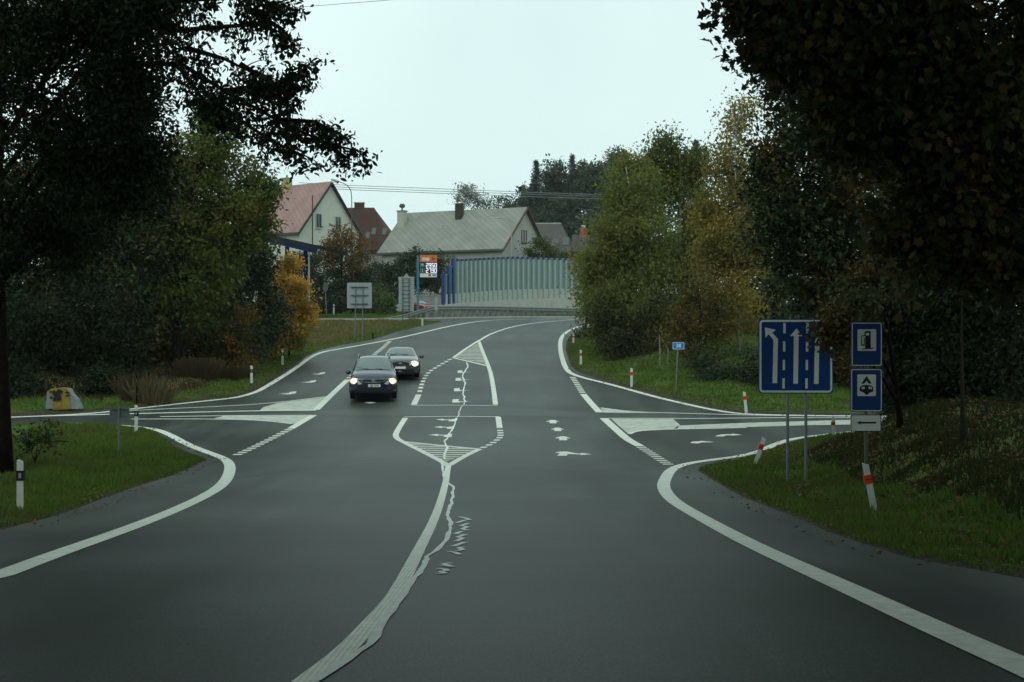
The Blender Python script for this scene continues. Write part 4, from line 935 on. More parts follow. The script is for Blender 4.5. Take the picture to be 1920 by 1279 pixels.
# ------------------------------------------------------------------ cars
def car(label, loc, rz, S, paint, trim, lights_on, name="car", light_col=(1.0, 0.80, 0.48), estate=True, rails=True, plate_txt=None, chrome=True, one_light=False, fog=False, group=None):
    """S: dict of the body sections; the car's nose points to local -y"""
    t = thing(name, label, "car", loc, rz, group)
    st = S['st']; NP = 9; V = []; Fb = []; Fg = []; Fw = []
    for (y, zb, wb, zs, ws, zm, wm, zbelt, wbelt, zroof, wroof, zc) in st:
        half = [(0, zb), (wb, zb), (ws, zs), (wm, zm), (wbelt, zbelt), (wroof, zroof), (wroof * .80, zroof + (zc - zroof) * .62), (wroof * .42, zroof + (zc - zroof) * .92), (0, zc)]
        V.append([(x, y, z) for x, z in half] + [(-x, y, z) for x, z in half[-2:0:-1]])
    n_ = len(V[0]); flat = [p_ for r in V for p_ in r]
    for i in range(len(V) - 1):
        for j in range(n_):
            Fb.append([i * n_ + j, (i + 1) * n_ + j, (i + 1) * n_ + (j + 1) % n_, i * n_ + (j + 1) % n_])
    Fb.append(list(range(n_))); Fb.append([(len(V) - 1) * n_ + j for j in range(n_)][::-1])
    ob = mk("body", flat, Fb, paint, t, True)
    m_ = ob.modifiers.new("sharp", 'EDGE_SPLIT'); m_.split_angle = R(42)
    def panel(nm, cells, mat, off, inset, parent=t):
        """glass laid over body cells (station i, point j)"""
        mb = MB()
        rows_ = sorted(set(i for i, j in cells)); cols = sorted(set(j for i, j in cells))
        pts = {}
        for i in rows_ + [rows_[-1] + 1]:
            for j in cols + [cols[-1] + 1]: pts[i, j] = Vector(V[i][j % n_])
        cen = sum(pts.values(), Vector()) / len(pts)
        nn = (pts[rows_[-1] + 1, cols[0]] - pts[rows_[0], cols[0]]).cross(pts[rows_[0], cols[-1] + 1] - pts[rows_[0], cols[0]]).normalized()
        if nn.dot(cen - Vector((0, 0.2, .9))) < 0: nn = -nn
        ks = list(pts); idx = {q_: a for a, q_ in enumerate(ks)}
        mb.add([pts[q_] + (cen - pts[q_]) * inset + nn * off for q_ in ks], [[idx[i, j], idx[i + 1, j], idx[i + 1, j + 1], idx[i, j + 1]] for i in rows_ for j in cols])
        return mb.build(nm, mat, parent, True)
    a, b_ = S['ws']
    wsn = panel("windscreen", [(i, j) for i in range(a, b_) for j in range(5, 11)], MAT['car_glass'], .012, .07)
    for sg, jj in ((1, 4), (-1, n_ - 5)):
        for (i0_, i1_) in S['side']: panel("side_window", [(i, jj) for i in range(i0_, i1_)], MAT['car_glass'], .012, .10)
    if S.get('rear'):
        a, b_ = S['rear']; panel("rear_window", [(i, j) for i in range(a, b_) for j in range(5, 11)], MAT['car_glass'], .012, .08)
    # wipers
    y0, z0 = V[S['ws'][0]][8][1], V[S['ws'][0]][8][2]
    for x0, x1 in ((.35, -.25), (-.2, -.65)):
        MB().tube([(x0, y0 + .02, z0 + .03), (x1, y0 + .16, z0 + .09)], .012, .01, 5).build("wiper", MAT['black'], t)
    W = S['W']
    for sx in (1, -1):                                      # mirrors, wheels
        mm_ = MB().box(sx * (W/2 - .02) - .0 if sx > 0 else -W/2 - .21, W/2 + .21 if sx > 0 else -W/2 + .02, S['my'] - .07, S['my'] + .07, S['mz'] - .075, S['mz'] + .085, .05)
        mr_ = mm_.build("mirror", trim if S.get('mirror_trim') else paint, t, True)
        xa = sx * (W/2 + .02); xb = sx * (W/2 + .19)
        MB().box(min(xa, xb), max(xa, xb), S['my'] + .071, S['my'] + .076, S['mz'] - .05, S['mz'] + .06).build("mirror_glass", MAT['car_glass'], mr_)
        for yy in S['axles']:
            cx_ = sx * (W/2 - .11)
            wh = thing("wheel", None, None, (cx_, yy, S['wr'])); wh.parent = t
            mb = MB().tube([(-.10, 0, 0), (-.085, 0, 0), (.085, 0, 0), (.10, 0, 0)], [S['wr'] - .03, S['wr'], S['wr'], S['wr'] - .03], None, 22); mb.build("tyre", MAT['rubber'], wh)
            r_ = S['wr'] * .62
            MB().tube([(-.104, 0, 0), (.104, 0, 0)], r_, r_, 16).build("rim", MAT['rim'], wh)
            # wheel arch lip
            mb = MB(); arc = [(sx * (W/2 - .015), yy + (S['wr'] + .06) * math.cos(R(q_)), S['wr'] + (S['wr'] + .06) * math.sin(R(q_))) for q_ in range(-10, 191, 20)]
            mb.tube(arc, .035, .035, 5).build("wheel_arch", MAT['black'], t)
        # sills and door lines
        hd = S['hl']
        MB().box(min(sx * (W/2 - .005), sx * (W/2 + .018)), max(sx * (W/2 - .005), sx * (W/2 + .018)), S['axles'][0] + .5, S['axles'][1] - .5, S['rub'], S['rub'] + .09).build("rub_strip", trim, t)
        # headlamp: shaped shell with a lit bulb and a warm halo disc
        x0, x1, z0, z1, y0_, y1_ = hd
        pl = S['hlpoly']
        mb = MB(); va = [(sx * (x0 + (x1 - x0) * u), y0_ + (y1_ - y0_) * u ** 1.6 - .012, z0 + (z1 - z0) * w2) for u, w2 in pl]; vb = [(x_, y_ + .12, z_) for x_, y_, z_ in va]; kq = len(pl)
        mb.add(va + vb, [list(range(kq)), list(range(kq, 2*kq))[::-1]] + [[i, i + kq, (i+1) % kq + kq, (i+1) % kq] for i in range(kq)])
        hl = mb.build("headlight", MAT['lamp_shell'], t)
        if lights_on:
            u_, w_c, r_ = S['bulb']; lx, ly, lz = sx * (x0 + (x1 - x0) * u_), y0_ + (y1_ - y0_) * u_ ** 1.6 - .02, z0 + (z1 - z0) * w_c
            rr_ = r_ * (1.0 if not one_light or sx > 0 else .45)
            mb = MB(); nv = [(lx + rr_ * math.cos(R(q_)), ly - .008 , lz + rr_ * .9 * math.sin(R(q_))) for q_ in range(0, 360, 24)]
            mb.add(nv + [(lx, ly - .05, lz)], [[i, (i + 1) % 15, 15] for i in range(15)])
            lm_ = M("lit_headlamp", (1, 1, 1), .3, 0, emit=light_col, strength=S['glow'])
            mb.build("lit_lamp", lm_, hl)
            halo = [(lx + rr_ * 2.1 * math.cos(R(q_)), ly - .004, lz + rr_ * 1.35 * math.sin(R(q_))) for q_ in range(0, 360, 20)]  # glowing disc added for the warm halo round the bulb
            mk("lamp_halo", halo, [list(range(18))], M("halo_glow", (.6, .6, .55), .3, 0, emit=tuple(c_ * (1, .82, .6)[i_] for i_, c_ in enumerate(light_col)), strength=.75), hl)
        MB().box(min(sx * .58, sx * .74), max(sx * .58, sx * .74), st[0][0] - .03, st[0][0] + .05, S['fogz'], S['fogz'] + .1, .02).build("fog_lamp", MAT['fog_glass'], t)
        # tail lamps
        yb = st[-1][0]
        MB().box(min(sx * (W/2 - .30), sx * (W/2 - .1)), max(sx * (W/2 - .30), sx * (W/2 - .1)), yb - .06, yb + .03, .80, 1.05, .03).build("tail_lamp", MAT['tail'], t)
        if rails:
            pts = [(sx * S['rail'][0], y_, z_) for y_, z_ in S['rail'][1]]
            MB().tube(pts, .028, .028, 7).build("roof_rail", MAT['rim'] if chrome else MAT['black'], t)
    yf = st[0][0]
    # grille
    gw, gh, gz = S['grille']
    a = [(gw * math.copysign(abs(math.cos(R(q_))) ** .9, math.cos(R(q_))), gz + gh * math.sin(R(q_))) for q_ in range(0, 360, 15)]
    b2 = [(x * (1 - .05 / gw * .9), gz + (z - gz) * (1 - .035 / gh)) for x, z in a]
    yq = lambda x: yf - .035 + .16 * (abs(x) / (W / 2)) ** 2
    gr = mk("grille", [(x, yq(x), z) for x, z in b2], [list(range(len(b2)))[::-1]], MAT['black'], t)
    mk("grille_surround", [(x, yq(x) - .012, z) for x, z in a] + [(x, yq(x) - .012, z) for x, z in b2], ring_faces(len(a)), MAT['chrome'] if chrome else paint, gr)
    for dz in (-.4, .05, .5): MB().box(-gw * .82, gw * .82, yf - .05, yf - .02, gz + gh * dz - .008, gz + gh * dz + .008).build("grille_bar", MAT['dark_metal'], gr)
    bz_ = [(.085 * math.cos(R(q_)), gz + .04 * math.sin(R(q_))) for q_ in range(0, 360, 20)]
    MB().prism(bz_, yf - .062, yf - .05).build("badge", MAT['chrome'], gr)
    # lower intake and plate
    lw, lz0, lz1 = S['intake']
    MB().prism([(-lw, lz0 + .02), (-lw * .86, lz0), (lw * .86, lz0), (lw, lz0 + .02), (lw * .93, lz1), (-lw * .93, lz1)], yf - .02, yf + .05).build("lower_intake", MAT['black'], t)
    px0, pz0 = S['plate']
    npl = MB().box(px0 - .26, px0 + .26, yf - .055, yf - .035, pz0 - .055, pz0 + .055).build("number_plate", MAT['sign_white'], t)
    MB().box(px0 - .262, px0 - .222, yf - .058, yf - .053, pz0 - .056, pz0 + .056).build("plate_band", MAT['blue'], npl)
    if plate_txt: text("plate_number", plate_txt, .10, MAT['black'], npl, (px0 + .02, yf - .058, pz0), bold=.002)
    MB().box(-W/2 * .8, W/2 * .8, yf - .01, yf + .1, S['lip'] - .03, S['lip'] + .03, .02).build("lower_lip", trim, t)
    return t
MAT['car_glass'] = M('car_glass', (0.10, 0.135, 0.125), 0.07, 0.12, 1.4, spec=0.8)
MAT['rubber'] = M('tyre_rubber', (0.012, 0.012, 0.012), 0.8, 0.15)
MAT['rim'] = M('alloy', (0.28, 0.29, 0.29), 0.35, 0.1, metal=.7)
MAT['chrome'] = M('chrome', (0.55, 0.57, 0.57), 0.2, 0.02, metal=.9)
MAT['lamp_shell'] = M('headlamp_cover', (0.50, 0.50, 0.46), 0.12, 0.1, spec=.7)
MAT['fog_glass'] = M('fog_lamp_glass', (.05, .05, .05), .15, .1)
MAT['tail'] = M('tail_lamp', (0.28, 0.012, 0.01), 0.25, 0.1)
MAT['navy'] = M('navy_paint', (0.012, 0.017, 0.045), 0.22, 0.05, spec=.5, coat=.6)
MAT['navy_trim'] = M('dark_plastic', (0.012, 0.012, 0.016), 0.55, 0.1)
MAT['charcoal'] = M('charcoal_paint', (0.050, 0.058, 0.057), 0.22, 0.05, spec=.5, coat=.6)
MAT['car_red'] = M('red_paint', (0.22, 0.03, 0.025), 0.3, 0.05, coat=.5)
#  y, zb, wb, zs, ws, zm, wm, zbelt, wbelt, zroof, wroof, zc
mpv = dict(W=1.90, ws=(4, 7), side=((7, 9), (9, 10), (10, 11)), rear=(11, 12), my=-.72, mz=1.06, mirror_trim=False, axles=(-1.42, 1.42), wr=.335, rub=.52,
  hl=(.44, .90, .60, .90, -2.262, -2.11), hlpoly=((0, 0.1), (.25, 0.0), (.9, 0.02), (1, .3), (.98, .8), (.8, 1.0), (.35, .55)), bulb=(.66, .45, .09), glow=7.0, fogz=.40,
  rail=(.64, [(-.35, 1.66), (-.2, 1.76), (.9, 1.785), (1.9, 1.74), (2.0, 1.68)]), grille=(.50, .085, .75), intake=(.62, .30, .44), plate=(.03, .555), lip=.27,
  st=[(-2.24, .30, .50, .34, .60, .55, .62, .72, .58, .78, .50, .82), (-2.19, .28, .70, .33, .80, .55, .84, .77, .79, .83, .67, .87), (-2.08, .25, .80, .32, .90, .56, .94, .86, .88, .92, .76, .97), (-1.75, .24, .84, .32, .93, .60, .95, .97, .90, 1.02, .80, 1.08),
      (-1.28, .24, .84, .32, .93, .62, .95, 1.00, .91, 1.12, .80, 1.17), (-1.02, .24, .84, .32, .93, .62, .95, 1.01, .91, 1.28, .745, 1.34), (-.66, .24, .84, .32, .93, .62, .95, 1.02, .91, 1.50, .69, 1.56), (-.38, .24, .84, .32, .93, .62, .95, 1.03, .91, 1.62, .665, 1.685),
      (.1, .24, .84, .32, .93, .62, .95, 1.03, .91, 1.66, .66, 1.735), (.6, .24, .84, .32, .93, .62, .95, 1.03, .91, 1.665, .66, 1.745), (1.35, .24, .84, .32, .93, .62, .95, 1.03, .91, 1.65, .65, 1.73), (1.95, .26, .84, .34, .92, .62, .94, 1.03, .90, 1.60, .64, 1.675), (2.32, .30, .80, .36, .90, .62, .92, 1.02, .88, 1.10, .80, 1.14)])
sal = dict(W=1.76, ws=(4, 6), side=((6, 7), (7, 8)), rear=(8, 10), my=-.62, mz=.97, mirror_trim=False, axles=(-1.33, 1.33), wr=.315, rub=.46,
  hl=(.42, .84, .58, .76, -2.225, -2.08), hlpoly=((0, 0.0), (.95, 0.0), (1, .4), (.97, .95), (.85, 1.0), (.06, .85)), bulb=(.55, .45, .10), glow=8.0, fogz=.30,
  rail=None, grille=(.38, .075, .68), intake=(.70, .24, .40), plate=(0.0, .47), lip=.21,
  st=[(-2.2, .24, .50, .28, .58, .48, .60, .64, .56, .70, .48, .74), (-2.15, .22, .66, .27, .76, .48, .80, .69, .76, .75, .66, .79), (-2.03, .20, .74, .26, .83, .50, .87, .77, .82, .82, .70, .86), (-1.6, .19, .76, .26, .85, .52, .88, .86, .84, .90, .74, .95),
      (-.98, .19, .76, .26, .85, .54, .88, .90, .84, .98, .72, 1.03), (-.55, .19, .76, .26, .85, .54, .88, .92, .84, 1.20, .63, 1.25), (-.18, .19, .76, .26, .85, .54, .88, .93, .84, 1.34, .575, 1.39),
      (.35, .19, .76, .26, .85, .54, .88, .94, .84, 1.37, .57, 1.43), (1.0, .19, .76, .26, .85, .54, .88, .95, .84, 1.33, .57, 1.39), (1.35, .19, .76, .26, .85, .54, .88, .95, .84, 1.18, .62, 1.23), (1.7, .20, .76, .27, .85, .54, .88, .94, .83, 1.0, .70, 1.03), (2.2, .26, .72, .32, .82, .54, .85, .92, .80, .97, .68, .99)])
D_ = row2D(751.5); k = D_ / F
car("dark navy people carrier with roof rails and lit headlights driving towards the viewer", ((695 - CX) * k, D_ + 1.42, float(zr(D_ + 1.0)) + .008), R(4.6), mpv, MAT['navy'], MAT['navy_trim'], True, plate_txt="2J6 1035")
D_ = row2D(711); k = D_ / F
car("charcoal hatchback with one bright headlight following behind the navy people carrier", ((748 - CX) * k, D_ + 1.33, float(zr(D_ + 1.0)) + .008), R(3.2), sal, MAT['charcoal'], MAT['navy_trim'], True, rails=False, light_col=(.92, 1.0, .98), chrome=False, one_light=True)
p = gnd(715, 150); car("red car parked by the dark hedge, mostly hidden by the green bush", p, R(62), sal, MAT['car_red'], MAT['navy_trim'], False, rails=False, chrome=False, group="red cars parked by the hedge")
p = gnd(786, 146); car("red car parked behind the direction sign stack and price sign pole", p, R(40), sal, MAT['car_red'], MAT['navy_trim'], False, rails=False, chrome=False, group="red cars parked by the hedge")
# ------------------------------------------------------------------ vegetation
def unit(a): return a / (np.linalg.norm(a, axis=-1, keepdims=True) + 1e-9)
SHAPES = {'kite': [(0, 0), (.45, .5), (1, 0), (.45, -.5)], 'oval': [(0, 0), (.28, .42), (.62, .46), (1, 0), (.62, -.46), (.28, -.42)],
  'maple': [(0, 0), (.12, .5), (.36, .34), (.55, .62), (.66, .25), (1, 0), (.66, -.25), (.55, -.62), (.36, -.34), (.12, -.5)]}
def leaves(name, C, size, rng, mat, parent=None, aspect=.55, up=.6, droop=0.0, var=.45, shape='kite'):
    N = len(C); nrm = unit(rng.normal(size=(N, 3)) + np.array([0, 0, up]))
    a = unit(np.cross(nrm, rng.normal(size=(N, 3))) + np.array([0, 0, -droop])); b_ = unit(np.cross(nrm, a))
    L_ = (size * (1 - var + 2 * var * rng.random(N)))[:, None]
    sh = SHAPES[shape]; k = len(sh); v = np.empty((N, k, 3)); cup = np.cross(a, b_) * L_
    for i, (u, w2) in enumerate(sh): v[:, i] = C + a * L_ * u + b_ * L_ * aspect * w2 + cup * abs(w2) * .22
    return quads(name, v.reshape(-1, 3), N, mat, parent, k)
def quads(name, v, N, mat, parent=None, k=4):
    me = bpy.data.meshes.new(name); me.vertices.add(N * k); me.vertices.foreach_set("co", v.astype(np.float32).ravel())
    me.loops.add(N * k); me.loops.foreach_set("vertex_index", np.arange(N * k, dtype=np.int32))
    me.polygons.add(N); me.polygons.foreach_set("loop_start", np.arange(0, N * k, k, dtype=np.int32))
    me.update(calc_edges=True); me.materials.append(mat)
    return link(bpy.data.objects.new(name, me), parent)
def in_lobe(rng, n, c, r, shell=2.2):
    d = unit(rng.normal(size=(n, 3))); q_ = rng.random(n) ** (1 / shell)
    return np.array(c) + d * q_[:, None] * np.array(r)
def tree(name, label, cat, base, lobes, lmat, leaf=.13, per=60, clump=.45, dens=1.0, trunk_r=.2, bark=None, group=None, seed=1, aspect=.55, droop=0.0, up=.6, limbs=(), shell=2.0, trunk_to=None, twigs=True, shape='kite', limb_clump=None, limb_per=None, bare=True):
    """lobes: (centre xyz world, radii, clumps); limbs: (polyline world, clump spread, clumps) for long reaching branches"""
    rng = np.random.default_rng(seed); base = Vector(base)
    t = thing(name, label, cat, base, 0, group); B = np.array(base); mb = MB(); C = []; CL = []
    top = max((l[0][2] for l in lobes)); tops = trunk_to if trunk_to is not None else (np.mean([l[0] for l in lobes], axis=0)[:2].tolist() + [top])
    tops = np.array(tops, float) - B
    tp = [(tops[0] * s_ ** 1.5 + .12 * math.sin(s_ * 5 + seed) * trunk_r * 5 * s_, tops[1] * s_ ** 1.5 + .1 * math.cos(s_ * 4 + seed) * s_, -.35 + (tops[2] + .35) * s_) for s_ in np.linspace(0, 1, 8)]
    mb.tube(tp, [trunk_r * (1.25 if i == 0 else 1 - .85 * i / 7) for i in range(8)], None, 8)
    tpn = np.array(tp)
    def bez(a, m_, c_, k_=5): return [tuple(a * (1-s_)**2 + m_ * 2 * s_ * (1-s_) + c_ * s_**2) for s_ in np.linspace(0, 1, k_)]
    for (c, r, n_) in lobes:
        c = np.array(c, float) - B; n_ = max(3, int(n_ * dens)); pts = in_lobe(rng, n_, c, r, shell)
        h_ = np.clip(c[2] - .55 * np.linalg.norm(c[:2] - np.interp(c[2], tpn[:, 2], tpn[:, 0])) - .2 * r[2], .15 * tops[2], .95 * tops[2])
        a = np.array([np.interp(h_, tpn[:, 2], tpn[:, j]) for j in range(3)]); rb = trunk_r * .45
        m_ = (a + c) / 2 + np.array([0, 0, .12 * np.linalg.norm(c - a)])
        if bare: mb.tube(bez(a, m_, c), rb, rb * .35, 6)
        if twigs:
            for p_ in pts[:min(len(pts), 22)]:
                s_ = rng.uniform(.35, 1); q_ = a * (1-s_)**2 + m_ * 2 * s_ * (1-s_) + c * s_**2
                mb.tube(bez(q_, (q_ + p_) / 2 + np.array([0, 0, .1 * np.linalg.norm(p_ - q_)]), p_, 4), max(rb * .25, .012), .008, 4, False)
        C.append(pts)
    for (pl, spread, n_) in limbs:
        pl = np.array([np.array(q_) - B for q_ in pl]); l = np.concatenate([[0], np.cumsum(np.linalg.norm(np.diff(pl, axis=0), axis=1))])
        mb.tube([tuple(q_) for q_ in pl], trunk_r * .32, .015, 6)
        s_ = rng.random(int(n_ * dens)) ** .8 * l[-1]; q_ = np.stack([np.interp(s_, l, pl[:, j]) for j in range(3)], -1)
        sp = spread * (1.1 - .6 * (s_ / l[-1]))[:, None]; e = q_ + rng.normal(size=q_.shape) * sp + np.array([0, 0, -droop * .3])
        for a, c_ in zip(q_, e): mb.tube(bez(a, (a + c_) / 2 + np.array([0, 0, .06]), c_, 4), .016, .006, 4, False)
        CL.append(e)
    def cloud(c_, n_, r_):
        c_ = np.concatenate(c_); p_ = np.repeat(c_, n_, axis=0)
        return p_ + rng.normal(size=p_.shape) * r_ * np.array([1, 1, .75]) * rng.uniform(.55, 1.2, (len(c_), 1)).repeat(n_, axis=0)
    pts = cloud(C, per, clump); off = 0
    if CL: pts = np.concatenate([pts, cloud(CL, limb_per or per, limb_clump or clump)])
    mb.build("trunk", bark or MAT['bark'], t, True)
    leaves("crown", pts + off, leaf, rng, lmat, t, aspect, up, droop, shape=shape)
    return t
def lb(px, py, D, rx, ry, n_, rd=None):
    k = D / F; c = P(px, py, D); return ((c.x, c.y, c.z), (rx * k, (rd if rd else (rx + ry) / 2 * k), ry * k), n_)
def PP(px, py, D): return tuple(P(px, py, D))

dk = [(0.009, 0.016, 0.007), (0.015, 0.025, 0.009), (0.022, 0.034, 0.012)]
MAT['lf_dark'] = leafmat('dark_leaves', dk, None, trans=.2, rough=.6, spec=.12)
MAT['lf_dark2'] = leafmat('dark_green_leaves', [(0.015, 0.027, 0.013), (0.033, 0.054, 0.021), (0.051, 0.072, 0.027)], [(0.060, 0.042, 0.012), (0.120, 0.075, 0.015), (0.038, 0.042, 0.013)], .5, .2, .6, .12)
MAT['lf_maple'] = leafmat('turning_maple_leaves', [(0.021, 0.032, 0.011), (0.034, 0.046, 0.014), (0.046, 0.051, 0.016), (0.028, 0.039, 0.014), (0.023, 0.032, 0.011), (0.032, 0.041, 0.014), (0.115, 0.064, 0.016)], [(0.103, 0.055, 0.014), (0.028, 0.037, 0.014), (0.023, 0.032, 0.011), (0.138, 0.078, 0.018), (0.028, 0.037, 0.014)], 1.0, .25, .6, .1)
MAT['lf_green'] = leafmat('green_leaves', [(0.060, 0.086, 0.020), (0.089, 0.118, 0.026), (0.115, 0.142, 0.029)], [(0.216, 0.166, 0.029), (0.115, 0.115, 0.026), (0.094, 0.115, 0.026)], .35, .45)
MAT['lf_olive'] = leafmat('olive_leaves', [(0.116, 0.144, 0.035), (0.154, 0.180, 0.042), (0.185, 0.203, 0.049)], [(0.228, 0.193, 0.046), (0.176, 0.158, 0.039), (0.140, 0.165, 0.042)], .3, .45)
MAT['lf_under'] = leafmat('dark_wood_leaves', [(0.020, 0.028, 0.011), (0.034, 0.044, 0.015), (0.05, 0.055, 0.018)], [(0.06, 0.05, 0.015), (0.05, 0.045, 0.014), (0.04, 0.045, 0.014)], .4)  # darker leaf tones for the trees filling in behind
MAT['lf_yellow'] = leafmat('yellowing_leaves', [(0.204, 0.164, 0.037), (0.296, 0.226, 0.044), (0.156, 0.138, 0.034)], [(0.125, 0.125, 0.034), (0.110, 0.117, 0.034), (0.188, 0.156, 0.037)], .4, .45)
MAT['lf_orange'] = leafmat('orange_leaves', [(0.52, 0.27, 0.035), (0.62, 0.36, 0.05), (0.40, 0.19, 0.026)], [(0.06, 0.075, 0.018), (0.12, 0.10, 0.02), (0.28, 0.16, 0.03)], .9, .35)
MAT['lf_rust'] = leafmat('rusty_leaves', [(0.13, 0.065, 0.018), (0.20, 0.10, 0.025), (0.08, 0.06, 0.018)], [(0.045, 0.06, 0.02), (0.06, 0.07, 0.022), (0.09, 0.07, 0.02)], .6, .3)
MAT['lf_hedge'] = leafmat('hedge_leaves', [(0.022, 0.036, 0.018), (0.036, 0.054, 0.024), (0.05, 0.07, 0.03)], None, trans=.2)
MAT['lf_bush'] = leafmat('bright_bush_leaves', [(0.05, 0.085, 0.028), (0.075, 0.12, 0.035), (0.09, 0.13, 0.04)], None, trans=.25)
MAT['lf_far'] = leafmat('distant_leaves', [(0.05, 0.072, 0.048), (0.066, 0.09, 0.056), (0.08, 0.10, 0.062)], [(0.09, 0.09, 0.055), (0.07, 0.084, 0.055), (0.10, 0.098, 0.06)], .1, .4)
MAT['lf_grey'] = leafmat('thin_grey_leaves', [(0.16, 0.165, 0.135), (0.20, 0.20, 0.16), (0.13, 0.14, 0.12)], None, trans=.35)
MAT['lf_needle'] = leafmat('spruce_needles', [(0.045, 0.062, 0.055), (0.058, 0.078, 0.068), (0.07, 0.09, 0.078)], None, trans=.2)

# great dark tree on the left, its limb reaching over the road
b0 = at(10, 893)
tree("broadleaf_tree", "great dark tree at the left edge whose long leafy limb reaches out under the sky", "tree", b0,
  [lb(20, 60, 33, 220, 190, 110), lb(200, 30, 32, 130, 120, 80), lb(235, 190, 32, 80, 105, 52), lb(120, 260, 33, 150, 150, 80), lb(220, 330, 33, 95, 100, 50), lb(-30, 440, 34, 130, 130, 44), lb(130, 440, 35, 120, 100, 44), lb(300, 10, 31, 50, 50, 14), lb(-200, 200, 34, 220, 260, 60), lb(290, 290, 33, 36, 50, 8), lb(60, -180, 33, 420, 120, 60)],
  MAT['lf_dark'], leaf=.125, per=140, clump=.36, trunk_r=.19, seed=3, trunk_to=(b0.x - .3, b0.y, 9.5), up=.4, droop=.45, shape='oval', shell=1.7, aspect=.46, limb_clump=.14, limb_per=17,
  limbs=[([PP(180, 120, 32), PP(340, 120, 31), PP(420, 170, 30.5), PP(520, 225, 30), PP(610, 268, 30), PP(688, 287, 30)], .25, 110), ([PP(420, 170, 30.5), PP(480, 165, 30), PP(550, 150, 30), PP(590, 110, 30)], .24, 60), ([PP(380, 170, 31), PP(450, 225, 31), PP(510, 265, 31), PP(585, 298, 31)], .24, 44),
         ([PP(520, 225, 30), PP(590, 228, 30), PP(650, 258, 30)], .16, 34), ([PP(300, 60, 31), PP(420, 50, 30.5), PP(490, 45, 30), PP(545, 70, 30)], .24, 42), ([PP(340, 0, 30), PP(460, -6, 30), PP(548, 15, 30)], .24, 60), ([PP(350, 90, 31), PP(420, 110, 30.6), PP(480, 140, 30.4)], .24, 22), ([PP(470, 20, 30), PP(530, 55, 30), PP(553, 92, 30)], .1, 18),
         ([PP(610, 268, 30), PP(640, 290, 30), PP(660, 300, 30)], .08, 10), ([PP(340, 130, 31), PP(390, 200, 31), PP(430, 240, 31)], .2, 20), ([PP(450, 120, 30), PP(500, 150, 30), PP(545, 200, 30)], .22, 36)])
# second dark tree farther back on the left
tree("broadleaf_tree", "dark leafy tree behind the great left tree, above the yellow banner", "tree", gnd(120, 68),
  [lb(60, 420, 66, 190, 150, 70), lb(210, 480, 66, 130, 140, 60), lb(90, 600, 66, 160, 120, 60), lb(240, 610, 66, 100, 90, 40), lb(-60, 560, 66, 130, 170, 40), lb(160, 330, 67, 150, 110, 50), lb(270, 400, 67, 80, 110, 34)],
  MAT['lf_dark2'], leaf=.22, per=100, clump=.62, trunk_r=.25, seed=8)
tree("shrub", "dark bushes crowding the far side of the left side road behind the banner", "shrub", gnd(60, 62),
  [lb(40, 690, 61.5, 90, 60, 40), lb(30, 600, 60, 100, 80, 50), lb(170, 600, 62, 90, 80, 44), lb(15, 720, 57.8, 60, 50, 34), lb(50, 745, 57.2, 34, 26, 20), lb(195, 728, 58.5, 36, 34, 22), lb(-40, 660, 59, 90, 100, 40), lb(150, 685, 61.5, 80, 60, 40), lb(-60, 680, 61, 90, 80, 30), lb(225, 690, 62, 50, 50, 26), lb(40, 735, 60.5, 70, 30, 20), lb(-40, 745, 59, 80, 40, 24), lb(190, 738, 61, 60, 22, 18)], MAT['lf_dark'], leaf=.16, per=120, clump=.42, trunk_r=.08, seed=12)
tree("shrub", "brownish bushes between the reed tufts and the tall green tree's trunk", "shrub", gnd(300, 68),
  [lb(290, 660, 68, 60, 46, 34), lb(360, 665, 69, 50, 44, 30), lb(420, 670, 70, 50, 40, 28), lb(310, 700, 67, 50, 24, 18), lb(390, 700, 68, 50, 20, 16)], leafmat('brownish_leaves', [(0.036, 0.036, 0.014), (0.063, 0.056, 0.020), (0.084, 0.063, 0.024)], [(0.112, 0.070, 0.020), (0.140, 0.077, 0.020), (0.070, 0.070, 0.022)], .8), leaf=.16, per=90, clump=.42, trunk_r=.07, seed=13)
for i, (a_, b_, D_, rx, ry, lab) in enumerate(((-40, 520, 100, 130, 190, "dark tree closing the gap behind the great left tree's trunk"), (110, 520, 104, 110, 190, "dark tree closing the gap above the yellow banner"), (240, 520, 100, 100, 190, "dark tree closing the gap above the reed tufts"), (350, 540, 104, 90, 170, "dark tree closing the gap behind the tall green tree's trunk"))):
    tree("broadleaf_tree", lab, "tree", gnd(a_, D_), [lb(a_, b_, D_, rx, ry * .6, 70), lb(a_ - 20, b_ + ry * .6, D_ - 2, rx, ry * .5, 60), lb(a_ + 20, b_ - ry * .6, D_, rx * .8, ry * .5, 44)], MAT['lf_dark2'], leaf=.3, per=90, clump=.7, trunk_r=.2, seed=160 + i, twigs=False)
# left middle group
p = gnd(331, 66.5)
tree("broadleaf_tree", "tall green tree with yellowing branches left of the pink roofed house", "tree", p,
  [lb(400, 290, 68, 70, 95, 44), lb(340, 330, 68, 80, 100, 44), lb(445, 390, 68, 62, 68, 40), lb(480, 360, 69, 42, 42, 20), lb(310, 450, 67, 85, 90, 44), lb(410, 480, 68, 80, 80, 48), lb(330, 570, 67, 90, 80, 44), lb(470, 420, 69, 45, 36, 18), lb(395, 225, 68, 34, 42, 14)],
  MAT['lf_green'], leaf=.19, per=140, clump=.44, trunk_r=.28, seed=21, trunk_to=(p.x + .8, p.y, 9.5), shell=1.8)
tree("broadleaf_tree", "dusky olive tree standing low between the tall green tree and the canopy", "tree", gnd(430, 74),
  [lb(440, 520, 74, 75, 75, 46), lb(490, 500, 75, 48, 60, 26), lb(400, 590, 74, 80, 75, 44), lb(500, 590, 76, 40, 55, 22), lb(455, 640, 74, 55, 50, 28)], MAT['lf_hedge'], leaf=.19, per=140, clump=.44, trunk_r=.16, seed=22)
